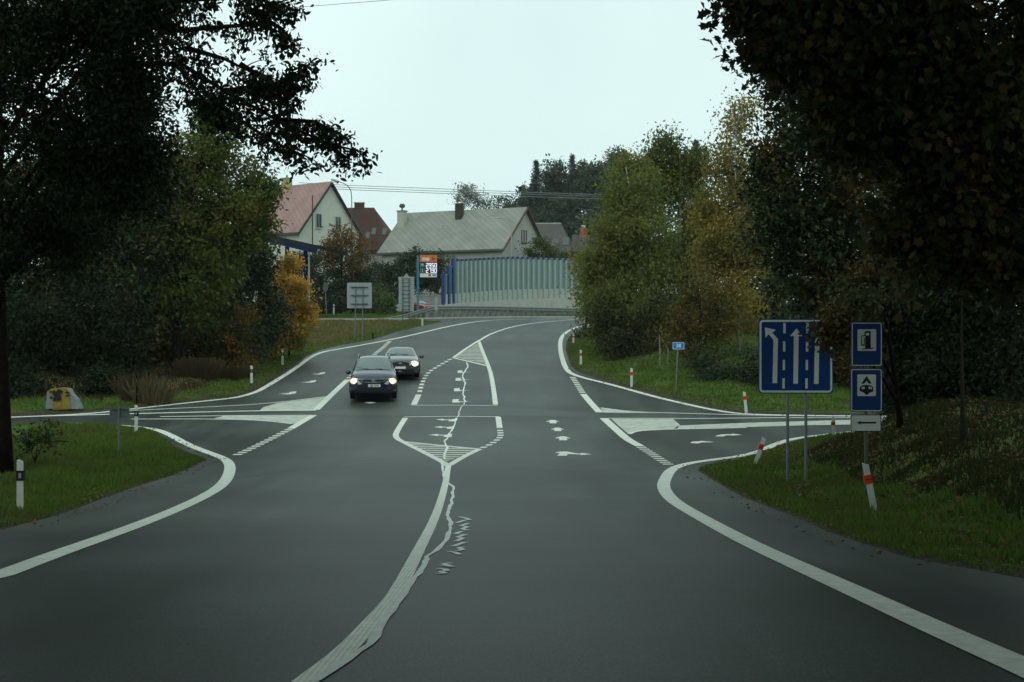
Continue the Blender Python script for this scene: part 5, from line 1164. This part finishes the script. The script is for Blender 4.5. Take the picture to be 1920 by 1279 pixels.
tree("shrub", "dark shrub tinged orange behind the guide post on the left bank", "shrub", gnd(430, 68.5),
  [lb(400, 620, 68.5, 70, 65, 34), lb(455, 610, 68.5, 35, 50, 20), lb(440, 660, 68, 45, 40, 22)], leafmat('tinged_leaves', [(0.030, 0.040, 0.013), (0.05, 0.055, 0.016), (0.07, 0.06, 0.018)], [(0.26, 0.14, 0.02), (0.20, 0.10, 0.018), (0.30, 0.18, 0.03)], .9, .3), leaf=.14, per=85, clump=.36, trunk_r=.08, seed=23)
tree("shrub", "bright orange autumn bush in front of the blue canopy posts", "shrub", gnd(542, 80),
  [lb(546, 545, 80, 40, 46, 38), lb(566, 585, 80, 30, 42, 30), lb(522, 575, 80, 40, 48, 30), lb(545, 500, 80, 18, 28, 9), lb(530, 510, 80, 12, 20, 5), lb(532, 630, 79, 44, 34, 26)], MAT['lf_orange'], leaf=.16, per=95, clump=.30, trunk_r=.07, seed=24, shell=1.8)
tree("shrub", "dark green lower bush at the foot of the orange bush", "shrub", gnd(515, 78.5),
  [lb(512, 620, 78.5, 34, 42, 26), lb(555, 632, 79, 26, 26, 16), lb(490, 650, 78, 28, 34, 18)], MAT['lf_olive'], leaf=.14, per=80, clump=.32, trunk_r=.06, seed=25)
# behind the sign back
tree("broadleaf_tree", "rust tinted small tree before the gable of the pink roofed house", "tree", gnd(640, 146),
  [lb(640, 450, 146, 34, 32, 24), lb(662, 478, 146, 32, 40, 26), lb(620, 480, 146, 30, 34, 22)], MAT['lf_rust'], leaf=.28, per=55, clump=.5, trunk_r=.12, seed=31, shell=1.7)
tree("hedge", "tall dark hedge behind the round sign back and square sign back", "hedge", gnd(640, 147),
  [lb(600, 530, 148, 30, 60, 28), lb(640, 535, 147, 40, 55, 40), lb(680, 535, 148, 34, 60, 34), lb(615, 575, 146, 36, 24, 22), lb(665, 572, 146, 40, 24, 22)], MAT['lf_hedge'], leaf=.26, per=100, clump=.5, trunk_r=.08, seed=32)
tree("hedge", "dark green hedge with ragged top in front of the grey roofed house", "hedge", gnd(760, 158),
  [lb(720, 520, 159, 34, 36, 30), lb(760, 515, 158, 36, 42, 34), lb(800, 515, 158, 34, 40, 32), lb(835, 520, 160, 28, 40, 22), lb(778, 478, 158, 11, 17, 6), lb(760, 482, 158, 8, 12, 4), lb(812, 488, 158, 22, 12, 6), lb(740, 555, 157, 40, 26, 24)], MAT['lf_hedge'], leaf=.26, per=100, clump=.46, trunk_r=.08, seed=33)
tree("shrub", "low bright green bush between the square sign back and the sign stack", "shrub", gnd(722, 141),
  [lb(722, 572, 141, 28, 24, 26), lb(705, 560, 142, 18, 24, 14), lb(738, 582, 140.5, 16, 16, 10)], MAT['lf_bush'], leaf=.2, per=70, clump=.34, trunk_r=.05, seed=34)
tree("shrub", "yellowish green garden tree in front of the grey roofed house's gable", "tree", gnd(1020, 166),
  [lb(1015, 460, 166, 22, 14, 16), lb(1040, 476, 166, 30, 16, 20), lb(995, 474, 166, 20, 12, 12), lb(1075, 480, 166, 20, 12, 12)], leafmat('garden_leaves', [(0.06, 0.085, 0.025), (0.09, 0.11, 0.03), (0.13, 0.13, 0.035)], None, trans=.3), leaf=.24, per=60, clump=.4, trunk_r=.1, seed=35)
tree("hedge", "dark garden shrubs seen over and through the noise barrier", "hedge", gnd(960, 170),
  [lb(870, 500, 171, 34, 30, 20), lb(930, 505, 171, 36, 30, 22), lb(1000, 505, 171, 40, 30, 24), lb(1060, 505, 171, 36, 30, 20)], MAT['lf_hedge'], leaf=.3, per=50, clump=.5, trunk_r=.08, seed=36)
tree("hedge", "dark green trees seen behind and between the blue canopy posts", "hedge", gnd(545, 152),
  [lb(520, 540, 152, 50, 60, 40), lb(570, 545, 152, 40, 60, 36), lb(560, 490, 153, 34, 30, 20)], MAT['lf_hedge'], leaf=.26, per=100, clump=.5, trunk_r=.08, seed=38)
# right middle group
tree("birch_tree", "big green birch nearest the bend on the right verge", "tree", gnd(1215, 82),
  [lb(1190, 380, 83, 62, 70, 50), lb(1150, 470, 83, 52, 70, 44), lb(1215, 470, 82, 70, 80, 56), lb(1140, 560, 82, 46, 60, 38), lb(1200, 580, 81, 66, 70, 50), lb(1170, 660, 81, 50, 45, 34), lb(1190, 320, 84, 36, 36, 18), lb(1112, 520, 83, 26, 42, 16)],
  MAT['lf_olive'], leaf=.19, per=150, clump=.48, trunk_r=.17, bark=MAT['birch'], seed=41, droop=.5, shell=1.8)
tree("birch_tree", "taller olive birch with a pointed top right of the bend", "tree", gnd(1275, 84),
  [lb(1250, 330, 86, 55, 55, 40), lb(1290, 400, 86, 62, 80, 52), lb(1250, 278, 86, 20, 30, 12), lb(1300, 310, 86, 34, 42, 20), lb(1280, 500, 85, 70, 70, 50), lb(1270, 610, 84, 60, 60, 40)],
  MAT['lf_green'], leaf=.19, per=150, clump=.48, trunk_r=.17, bark=MAT['birch'], seed=42, droop=.4, shell=1.8)
tree("birch_tree", "slender yellowing birch with a thin see-through top beside the dark right trees", "tree", gnd(1385, 70),
  [lb(1385, 240, 72, 42, 44, 9), lb(1365, 320, 72, 46, 46, 24), lb(1335, 400, 72, 36, 50, 22), lb(1340, 500, 71, 40, 50, 22), lb(1400, 370, 71, 52, 50, 30), lb(1365, 440, 71, 50, 50, 36), lb(1410, 470, 70, 46, 60, 34), lb(1375, 560, 70, 60, 70, 44), lb(1395, 205, 72, 24, 22, 6)],
  MAT['lf_yellow'], leaf=.17, per=120, clump=.48, trunk_r=.09, bark=MAT['birch'], seed=43, droop=.5, shell=1.7)
tree("shrub", "young tree with orange and yellow leaves behind the small blue route sign", "tree", gnd(1310, 67.5),
  [lb(1305, 560, 68, 34, 56, 26), lb(1280, 620, 68, 40, 36, 22), lb(1340, 620, 67.5, 46, 40, 24), lb(1300, 655, 67.5, 40, 34, 20), lb(1350, 570, 68, 34, 50, 18)], leafmat('amber_leaves', [(0.05, 0.05, 0.016), (0.20, 0.125, 0.022), (0.07, 0.06, 0.018), (0.05, 0.05, 0.016)], [(0.05, 0.052, 0.016), (0.07, 0.065, 0.018), (0.09, 0.075, 0.02)], .9, .35), leaf=.15, per=50, clump=.36, trunk_r=.07, seed=44)
tree("shrub", "dark dense undergrowth at the foot of the birches by the bend", "shrub", gnd(1200, 77),
  [lb(1180, 640, 78, 55, 50, 36), lb(1225, 670, 76, 40, 44, 26), lb(1145, 610, 80, 40, 50, 26), lb(1240, 600, 78, 40, 50, 24)], leafmat('undergrowth_leaves', [(0.020, 0.026, 0.010), (0.034, 0.042, 0.014), (0.05, 0.05, 0.016)], [(0.07, 0.045, 0.014), (0.05, 0.045, 0.014), (0.04, 0.045, 0.014)], .5), leaf=.16, per=85, clump=.4, trunk_r=.08, seed=45)
tree("shrub", "dark shrub along the verge between the route sign and the lane sign", "shrub", gnd(1365, 63),
  [lb(1350, 715, 63, 48, 36, 30), lb(1410, 700, 62, 50, 46, 30), lb(1460, 690, 61, 46, 56, 26), lb(1320, 690, 64, 34, 40, 18)], MAT['lf_hedge'], leaf=.13, per=90, clump=.36, trunk_r=.06, seed=46)
tree("shrub", "yellow brown shrub touching the right end of the noise barrier", "shrub", gnd(1098, 108),
  [lb(1098, 500, 108, 26, 34, 20), lb(1110, 560, 107, 28, 40, 22), lb(1120, 600, 106, 22, 16, 10)], MAT['lf_yellow'], leaf=.2, per=60, clump=.42, trunk_r=.08, seed=47)
for i, (a, D_) in enumerate(((1237, 70), (1252, 70.5))):
    p = gnd(a, D_); t = thing("birch_sapling", ["thin white sapling stem under the trees left of the route sign", "shorter bent white sapling stem next to the route sign pole"][i], "sapling", p)
    MB().tube([(0, 0, -.2), (.02, 0, .7), (-.02 - .12 * i, 0, 1.5 - .5 * i)], .04, .025, 6).build("stem", MAT['birch'], t)
    leaves("crown", np.random.default_rng(i).normal(size=(60, 3)) * .22 + np.array([0, 0, 1.7 - .4 * i]), .1, np.random.default_rng(7 + i), MAT['lf_yellow'], t)
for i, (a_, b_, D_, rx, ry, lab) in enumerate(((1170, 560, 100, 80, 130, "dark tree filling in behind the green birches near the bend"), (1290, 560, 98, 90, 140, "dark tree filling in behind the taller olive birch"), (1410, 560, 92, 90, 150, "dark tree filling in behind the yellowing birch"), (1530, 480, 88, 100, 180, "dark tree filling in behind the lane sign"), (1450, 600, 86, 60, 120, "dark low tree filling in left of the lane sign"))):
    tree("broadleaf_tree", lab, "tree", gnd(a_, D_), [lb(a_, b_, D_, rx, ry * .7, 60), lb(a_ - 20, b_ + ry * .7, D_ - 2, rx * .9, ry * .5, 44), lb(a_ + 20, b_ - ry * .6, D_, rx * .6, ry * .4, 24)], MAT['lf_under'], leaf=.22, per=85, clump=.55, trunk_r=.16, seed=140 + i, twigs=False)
# right foreground trees
p = gnd(1760, 43.5)
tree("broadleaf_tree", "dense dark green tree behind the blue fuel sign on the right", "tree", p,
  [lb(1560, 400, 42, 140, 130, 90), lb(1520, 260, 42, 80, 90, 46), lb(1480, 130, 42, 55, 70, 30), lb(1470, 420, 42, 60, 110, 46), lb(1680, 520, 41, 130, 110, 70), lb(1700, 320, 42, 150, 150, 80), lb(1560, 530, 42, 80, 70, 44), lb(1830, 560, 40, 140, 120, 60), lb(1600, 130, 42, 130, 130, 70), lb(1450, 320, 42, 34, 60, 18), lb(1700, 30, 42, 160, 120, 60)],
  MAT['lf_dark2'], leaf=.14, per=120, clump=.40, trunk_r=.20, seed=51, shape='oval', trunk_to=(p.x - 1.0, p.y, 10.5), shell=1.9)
tree("maple_tree", "near maple with orange tinted leaves overhanging the top right corner", "tree", (11.6, 23.0, tz1(11.6, 23.0)),
  [lb(1640, 70, 23, 190, 130, 70), lb(1800, 210, 23, 170, 150, 70), lb(1480, 20, 23.5, 90, 60, 26), lb(1860, 400, 23, 120, 150, 50), lb(1980, 200, 24, 200, 260, 70), lb(1600, 230, 23.5, 70, 70, 18), lb(1750, 430, 23.5, 90, 110, 30), lb(1900, -150, 23, 400, 160, 90)],
  MAT['lf_maple'], leaf=.135, per=130, clump=.34, trunk_r=.24, seed=52, aspect=.95, trunk_to=(11.2, 23.0, 8.5), up=.8, shape='maple',
  limbs=[([PP(1640, 60, 23.5), PP(1500, 20, 24), PP(1420, 30, 24), PP(1385, 5, 24)], .16, 18), ([PP(1560, 120, 24), PP(1480, 90, 24), PP(1425, 120, 24)], .12, 10)])
tree("broadleaf_tree", "slim dark trunked tree on the brown slope right of the fuel sign", "tree", at(1805, 856),
  [lb(1790, 560, 39, 100, 90, 50), lb(1860, 640, 38, 100, 80, 50), lb(1720, 630, 41, 60, 70, 36), lb(1900, 520, 37, 120, 120, 50), lb(1760, 700, 41, 70, 60, 34), lb(1810, 690, 37.5, 90, 60, 50), lb(1900, 700, 36, 80, 60, 40), lb(1720, 720, 41, 50, 50, 30)], MAT['lf_dark'], leaf=.13, per=110, clump=.36, trunk_r=.06, seed=53, shape='oval', bare=False, twigs=False)
tree("shrub", "black green undergrowth filling the shade at the right edge of the picture", "shrub", at(1880, 830),
  [lb(1880, 740, 37, 80, 70, 44), lb(1960, 720, 35, 90, 120, 44), lb(1700, 745, 43, 40, 56, 30), lb(1770, 770, 42, 60, 40, 30), lb(1840, 790, 40, 60, 36, 26), lb(1790, 775, 38, 60, 46, 34), lb(1865, 780, 36, 70, 54, 40), lb(1945, 790, 33, 80, 70, 40), lb(1730, 785, 40.5, 36, 40, 22)], MAT['lf_dark'], leaf=.12, per=110, clump=.34, trunk_r=.06, seed=56, bare=False, twigs=False)
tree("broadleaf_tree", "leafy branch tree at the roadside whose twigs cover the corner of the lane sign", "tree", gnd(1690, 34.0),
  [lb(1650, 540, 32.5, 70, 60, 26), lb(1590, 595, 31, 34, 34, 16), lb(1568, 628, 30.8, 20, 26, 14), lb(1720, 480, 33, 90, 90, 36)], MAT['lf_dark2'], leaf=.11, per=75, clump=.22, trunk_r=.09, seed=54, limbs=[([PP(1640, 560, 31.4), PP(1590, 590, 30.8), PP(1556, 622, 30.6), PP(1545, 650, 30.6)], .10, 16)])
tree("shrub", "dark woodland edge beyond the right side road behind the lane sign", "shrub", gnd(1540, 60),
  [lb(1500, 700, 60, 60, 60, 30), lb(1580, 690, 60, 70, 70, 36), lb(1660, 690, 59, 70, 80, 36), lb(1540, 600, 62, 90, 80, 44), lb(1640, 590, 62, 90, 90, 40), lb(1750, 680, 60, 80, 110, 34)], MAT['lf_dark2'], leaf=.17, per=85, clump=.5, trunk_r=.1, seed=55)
# unseen trees added beside and behind the camera to shade the near road
for i, (x_, y_, lab) in enumerate(((-9.5, 4, "added shade tree left of the viewer, outside the picture"), (10, 6, "added shade tree right of the viewer, outside the picture"), (-8.5, -9, "added shade tree behind the viewer on the left"), (8.5, -8, "added shade tree behind the viewer on the right"))):
    s_ = 1 if x_ > 0 else -1
    tree("broadleaf_tree", lab, "tree", (x_, y_, tz1(x_, y_)), [((x_ - s_ * 1.5, y_, 10), (5.0, 7.5, 3.2), 150), ((x_ - s_ * 6.5, y_ + 3, 11.6), (5.0, 8.5, 2.4), 190), ((x_ + s_, y_, 4.6), (2.6, 5.5, 4.2), 90)], MAT['lf_dark'], leaf=.46, per=50, clump=.65, trunk_r=.25, seed=60 + i, twigs=False, group="unseen trees added to shade the near road")
for i, (x_, lab) in enumerate(((-14.5, "tall added shade tree just outside the left edge, its crown arching above the picture"), (14.0, "tall added shade tree just outside the right edge, its crown arching above the picture"))):  # high crowns added out of view to block sky light over the near road
    s_ = 1 if x_ > 0 else -1
    tree("broadleaf_tree", lab, "tree", (x_, 21, tz1(x_, 21)), [((x_ - s_ * 6.5, 20, 13.6), (6.0, 9.0, 2.2), 210), ((x_ - s_ * 11.5, 19, 14.4), (5.5, 8.5, 2.0), 190)], MAT['lf_dark'], leaf=.5, per=50, clump=.6, trunk_r=.28, seed=66 + i, twigs=False, group="unseen trees added to shade the near road", trunk_to=(x_ - s_ * 3, 20, 13.5))
# background trees
tree("birch_tree", "pale thin birch rising behind the grey roof's dark chimney", "tree", gnd(888, 235),
  [lb(880, 362, 235, 26, 24, 26), lb(902, 378, 235, 22, 18, 18), lb(865, 372, 235, 14, 22, 12)], MAT['lf_grey'], leaf=.30, per=38, clump=.55, trunk_r=.15, seed=71, droop=.8)
tree("broadleaf_tree", "small sparse dark tree right of the pale birch above the grey ridge", "tree", gnd(945, 230),
  [lb(947, 378, 230, 17, 15, 12), lb(925, 384, 230, 14, 12, 8)], MAT['lf_far'], leaf=.34, per=34, clump=.5, trunk_r=.13, seed=72)
fg = "tall trees of the wood behind the houses"
far = [(1005, 300, 250, 'spruce', "grey thin spruce at the left end of the far wood"), (1073, 293, 262, 'spruce', "dark pointed spruce in the middle of the far wood"), (1172, 283, 255, 'spruce', "dark broad spruce just left of the big birches"), (1305, 262, 240, 'spruce', "spruce tip showing between the right hand birches")]
for i, (px_, py_, D_, kind, lab) in enumerate(far):
    rng = np.random.default_rng(80 + i); p = gnd(px_, D_); k = D_ / F; H = CAMZ - (py_ - HY) * k - p.z
    t = thing("spruce_tree", lab, "tree", p, 0, fg); C = []; mb = MB().tube([(0, 0, -.3), (0, 0, H * .55), (0, 0, H)], [.3, .2, .03], None, 7)
    for z in np.arange(.25 * H, H, .55):
        r = (H - z) ** .9 * .30 + .05; nb = 9
        for q_ in range(nb):
            a = rng.uniform(0, 6.28); e = np.array([math.cos(a) * r, math.sin(a) * r, z - .25 * r]); s_ = rng.uniform(.15, 1, 16)
            C.append(np.array([0, 0, z]) * (1 - s_)[:, None] + e * s_[:, None] + rng.normal(size=(16, 3)) * .16)
            if rng.random() < .4: mb.tube([(0, 0, z), tuple(e)], .04, .015, 4, False)
    mb.build("trunk", MAT['bark'], t); leaves("crown", np.concatenate(C), .42, rng, MAT['lf_needle'], t, .35, .2, .3)
far2 = [(985, 395, 252, 44, 55, "dark rounded tree at the wood's left edge behind the grey gable"), (1035, 355, 258, 42, 55, "leafy tree with a grey crown between the two left spruces"), (1060, 410, 248, 60, 50, "broad dark tree of the far wood above the dark grey roof"), (1115, 345, 256, 38, 45, "thin topped tree right of the pointed spruce"), (1130, 410, 246, 50, 60, "dark tree of the far wood next to the birches"), (1215, 330, 250, 40, 50, "far tree just behind the birch crown"), (1010, 440, 244, 40, 40, "low dark tree behind the dark grey roof"), (1088, 350, 264, 40, 50, "greyish tree crown between the pointed spruce and the thin topped tree"), (1150, 330, 262, 44, 60, "full crowned far tree left of the broad spruce"), (1085, 450, 242, 55, 45, "low broad tree filling the far wood beside the orange chimney"), (960, 425, 246, 34, 34, "low tree just over the grey ridge at the wood's left end")]
for i, (px_, py_, D_, rx, ry, lab) in enumerate(far2):
    n_ = 34
    tree("broadleaf_tree", lab, "tree", gnd(px_, D_), [lb(px_, py_, D_, rx * .8, ry * .7, n_), lb(px_ - rx * .4, py_ + ry * .4, D_, rx * .7, ry * .6, n_), lb(px_ + rx * .4, py_ + ry * .5, D_, rx * .7, ry * .6, n_), lb(px_ + rx * .1, py_ - ry * .55, D_, rx * .45, ry * .4, 12)], MAT['lf_far'], leaf=.5, per=80, clump=.75, trunk_r=.22, seed=90 + i, group=fg, twigs=False)
# shrubs with tufts of straw on the left bank
def tuft(px, D, n_, h, seed, label, mat, spread=.5):
    rng = np.random.default_rng(seed); p = gnd(px, D); N = n_; a = rng.uniform(0, 6.28, N); r = spread * rng.random(N) ** .5
    b_ = np.stack([np.cos(a) * r, np.sin(a) * r * .6, np.zeros(N) - .05], -1); lean = np.stack([np.cos(a) * .5 * rng.random(N) + rng.normal(size=N) * .32, np.sin(a) * .3, np.ones(N)], -1)
    H = (h * rng.uniform(.35, 1.05, N))[:, None]; d = unit(lean); tip = b_ + d * H; sd_ = np.stack([np.full(N, .014), np.zeros(N), np.zeros(N)], -1)
    v = np.empty((N, 6, 3)); v[:, 0] = b_ - sd_; v[:, 1] = b_ + sd_; v[:, 2] = tip - d * H * .25 + sd_ * .4; v[:, 3] = tip - d * H * .08 + sd_ * 2.2; v[:, 4] = tip; v[:, 5] = tip - d * H * .12 - sd_ * 2.2
    ob = quads("grass_tuft", v.reshape(-1, 3), N, mat, None, 6); ob.location = p; tag(ob, label, "grass tuft")
MAT['straw'] = leafmat('straw', [(0.080, 0.064, 0.030), (0.128, 0.104, 0.048), (0.048, 0.040, 0.019)], None, trans=.2, rough=.8)
MAT['brown_grass'] = leafmat('withered_grass', [(0.05, 0.036, 0.016), (0.075, 0.054, 0.024), (0.03, 0.032, 0.012)], None, trans=.2, rough=.8)
tuft(285, 56.4, 260, 1.15, 1, "tall straw coloured reed tuft behind the thin stake", MAT['straw'], .7)
tuft(258, 57, 300, 1.25, 2, "shorter brownish reed tuft left of the tall straw tuft", MAT['brown_grass'], .6)
tuft(370, 64, 900, 1.0, 3, "withered brown tuft on the bank near the tree trunk", MAT['brown_grass'], .8)
tuft(430, 66.5, 800, .8, 4, "low withered tuft between the trunk and the first left guide post", MAT['brown_grass'], 1.0)
tree("shrub", "bare twiggy shrub with few leaves beside the trunk on the left grass", "shrub", at(60, 880),
  [lb(50, 830, 36, 50, 40, 16), lb(95, 815, 37, 40, 26, 10)], MAT['lf_dark2'], leaf=.09, per=26, clump=.2, trunk_r=.03, seed=99)

# ------------------------------------------------------------------ grass
def grass(name, xr, yr, n_, h, mat, cond, seed, w_=.012):
    rng = np.random.default_rng(seed); X = rng.uniform(*xr, n_ * 3); Y = rng.uniform(*yr, n_ * 3)
    vis = (np.abs(X) < .39 * Y + 1.5); X, Y = X[vis], Y[vis]; s = sd(X, Y); k = (s > .06) & cond(X, Y, s)
    X, Y, s = X[k][:n_], Y[k][:n_], s[k][:n_]; N = len(X); z = tz(X, Y, s)
    cl_n = .6 + .5 * np.sin(X * 2.1 + Y * 1.1) * np.sin(X * .9 - Y * 1.7) + .25 * rng.random(N)
    H = h * rng.uniform(.45, 1.1, N) * np.clip(.30 + s * .6, .3, 1.0) * np.clip(cl_n, .35, 1.3); w2 = w_ * (1 + Y / 38)
    a = rng.uniform(0, 6.28, N); ln = rng.uniform(.1, .7, N); tip = np.stack([X + np.cos(a) * ln * H, Y + np.sin(a) * ln * H, z + H], -1)
    an = rng.uniform(-.7, .7, N); d = np.stack([np.cos(an) * w2, np.sin(an) * w2, np.zeros(N)], -1); b_ = np.stack([X, Y, z - .02], -1)
    v = np.empty((N, 3, 3)); v[:, 0] = b_ - d; v[:, 1] = b_ + d; v[:, 2] = tip
    return tag(quads(name, v.reshape(-1, 3), N, mat, None, 3), kind='stuff')
MAT['grass'] = leafmat('grass_blades', [(0.048, 0.092, 0.013), (0.083, 0.147, 0.019), (0.125, 0.175, 0.030)], [(0.075, 0.106, 0.025), (0.125, 0.125, 0.037), (0.056, 0.081, 0.020)], .5, .3, .7)
MAT['dry_grass'] = leafmat('dry_grass_blades', [(0.13, 0.11, 0.04), (0.19, 0.165, 0.065), (0.09, 0.10, 0.03)], [(0.07, 0.095, 0.025), (0.10, 0.11, 0.03), (0.15, 0.12, 0.05)], .3, .3, .8)
MAT['dark_grass'] = leafmat('dark_grass_blades', [(0.020, 0.036, 0.008), (0.032, 0.054, 0.010), (0.05, 0.06, 0.016)], [(0.045, 0.045, 0.014), (0.03, 0.045, 0.01), (0.05, 0.04, 0.014)], .5, .3, .7)
isdry = lambda X, Y, s: ((X < -5) & (Y > 86) & (Y < 124) & (s > 1.2)) | ((X < -8) & (Y > 57) & (Y < 86) & (s > 2.4)) | ((X > 7) & (Y < 41) & (s > 2.6))
grass("grass", (-16, -3), (16, 50), 70000, .20, MAT['grass'], lambda X, Y, s: ~isdry(X, Y, s), 1)
grass("grass", (3, 18), (9, 50), 60000, .22, MAT['grass'], lambda X, Y, s: ~isdry(X, Y, s), 2)
grass("grass", (-30, 26), (54, 140), 130000, .15, MAT['grass'], lambda X, Y, s: ~isdry(X, Y, s), 3, .016)
grass("dry_grass", (-30, 0), (84, 126), 45000, .28, MAT['dry_grass'], isdry, 4, .016)
grass("dry_grass", (-30, 0), (54, 84), 30000, .22, MAT['brown_grass'], isdry, 6, .016)
grass("dry_grass", (6, 16), (12, 42), 9000, .20, MAT['brown_grass'], isdry, 5)
grass("grass", (6, 16), (12, 42), 26000, .17, MAT['dark_grass'], isdry, 7)
# fallen leaves along the verges
rng = np.random.default_rng(78); X = rng.uniform(5.5, 16, 30000); Y = rng.uniform(13, 43, 30000); s = sd(X, Y); k = (s > .2) & (np.abs(X) < .38 * Y + 1); X, Y, s = X[k][:5200], Y[k][:5200], s[k][:5200]
tag(leaves("fallen_leaves", np.stack([X, Y, tz(X, Y, s) + .07], -1), .085, rng, leafmat('bank_leaf_litter', [(0.09, 0.05, 0.018), (0.15, 0.08, 0.025), (0.05, 0.032, 0.014)], None), None, .7, 2.0), kind='stuff')
rng = np.random.default_rng(77); X = rng.uniform(-16, 14, 60000); Y = rng.uniform(14, 75, 60000); s = sd(X, Y); k = (s > -.5) & (s < 1.6) & (np.abs(X) < .38 * Y + 1)
X, Y, s = X[k][:2600], Y[k][:2600], s[k][:2600]
tag(leaves("fallen_leaves", np.stack([X, Y, np.maximum(tz(X, Y, s), zr(Y)) + .02], -1), .08, rng, leafmat('fallen_leaf', [(0.12, 0.06, 0.02), (0.2, 0.11, 0.03), (0.07, 0.04, 0.02)], None), None, .7, 4.0), kind='stuff')

# ------------------------------------------------------------------ the damp autumn air
HAZE = 0.00013
m = bpy.data.materials.new("haze_air"); m.use_nodes = True; n = m.node_tree; n.nodes.clear()
o_ = n.nodes.new('ShaderNodeOutputMaterial'); pv = n.nodes.new('ShaderNodeVolumePrincipled')
pv.inputs['Color'].default_value = (0.86, 0.95, 0.97, 1); pv.inputs['Density'].default_value = HAZE; pv.inputs['Anisotropy'].default_value = 0.0
n.links.new(pv.outputs[0], o_.inputs['Volume'])
hz = MB().box(-640, 640, -120, 1750, -12, 70).build("haze", m); tag(hz, kind='stuff')
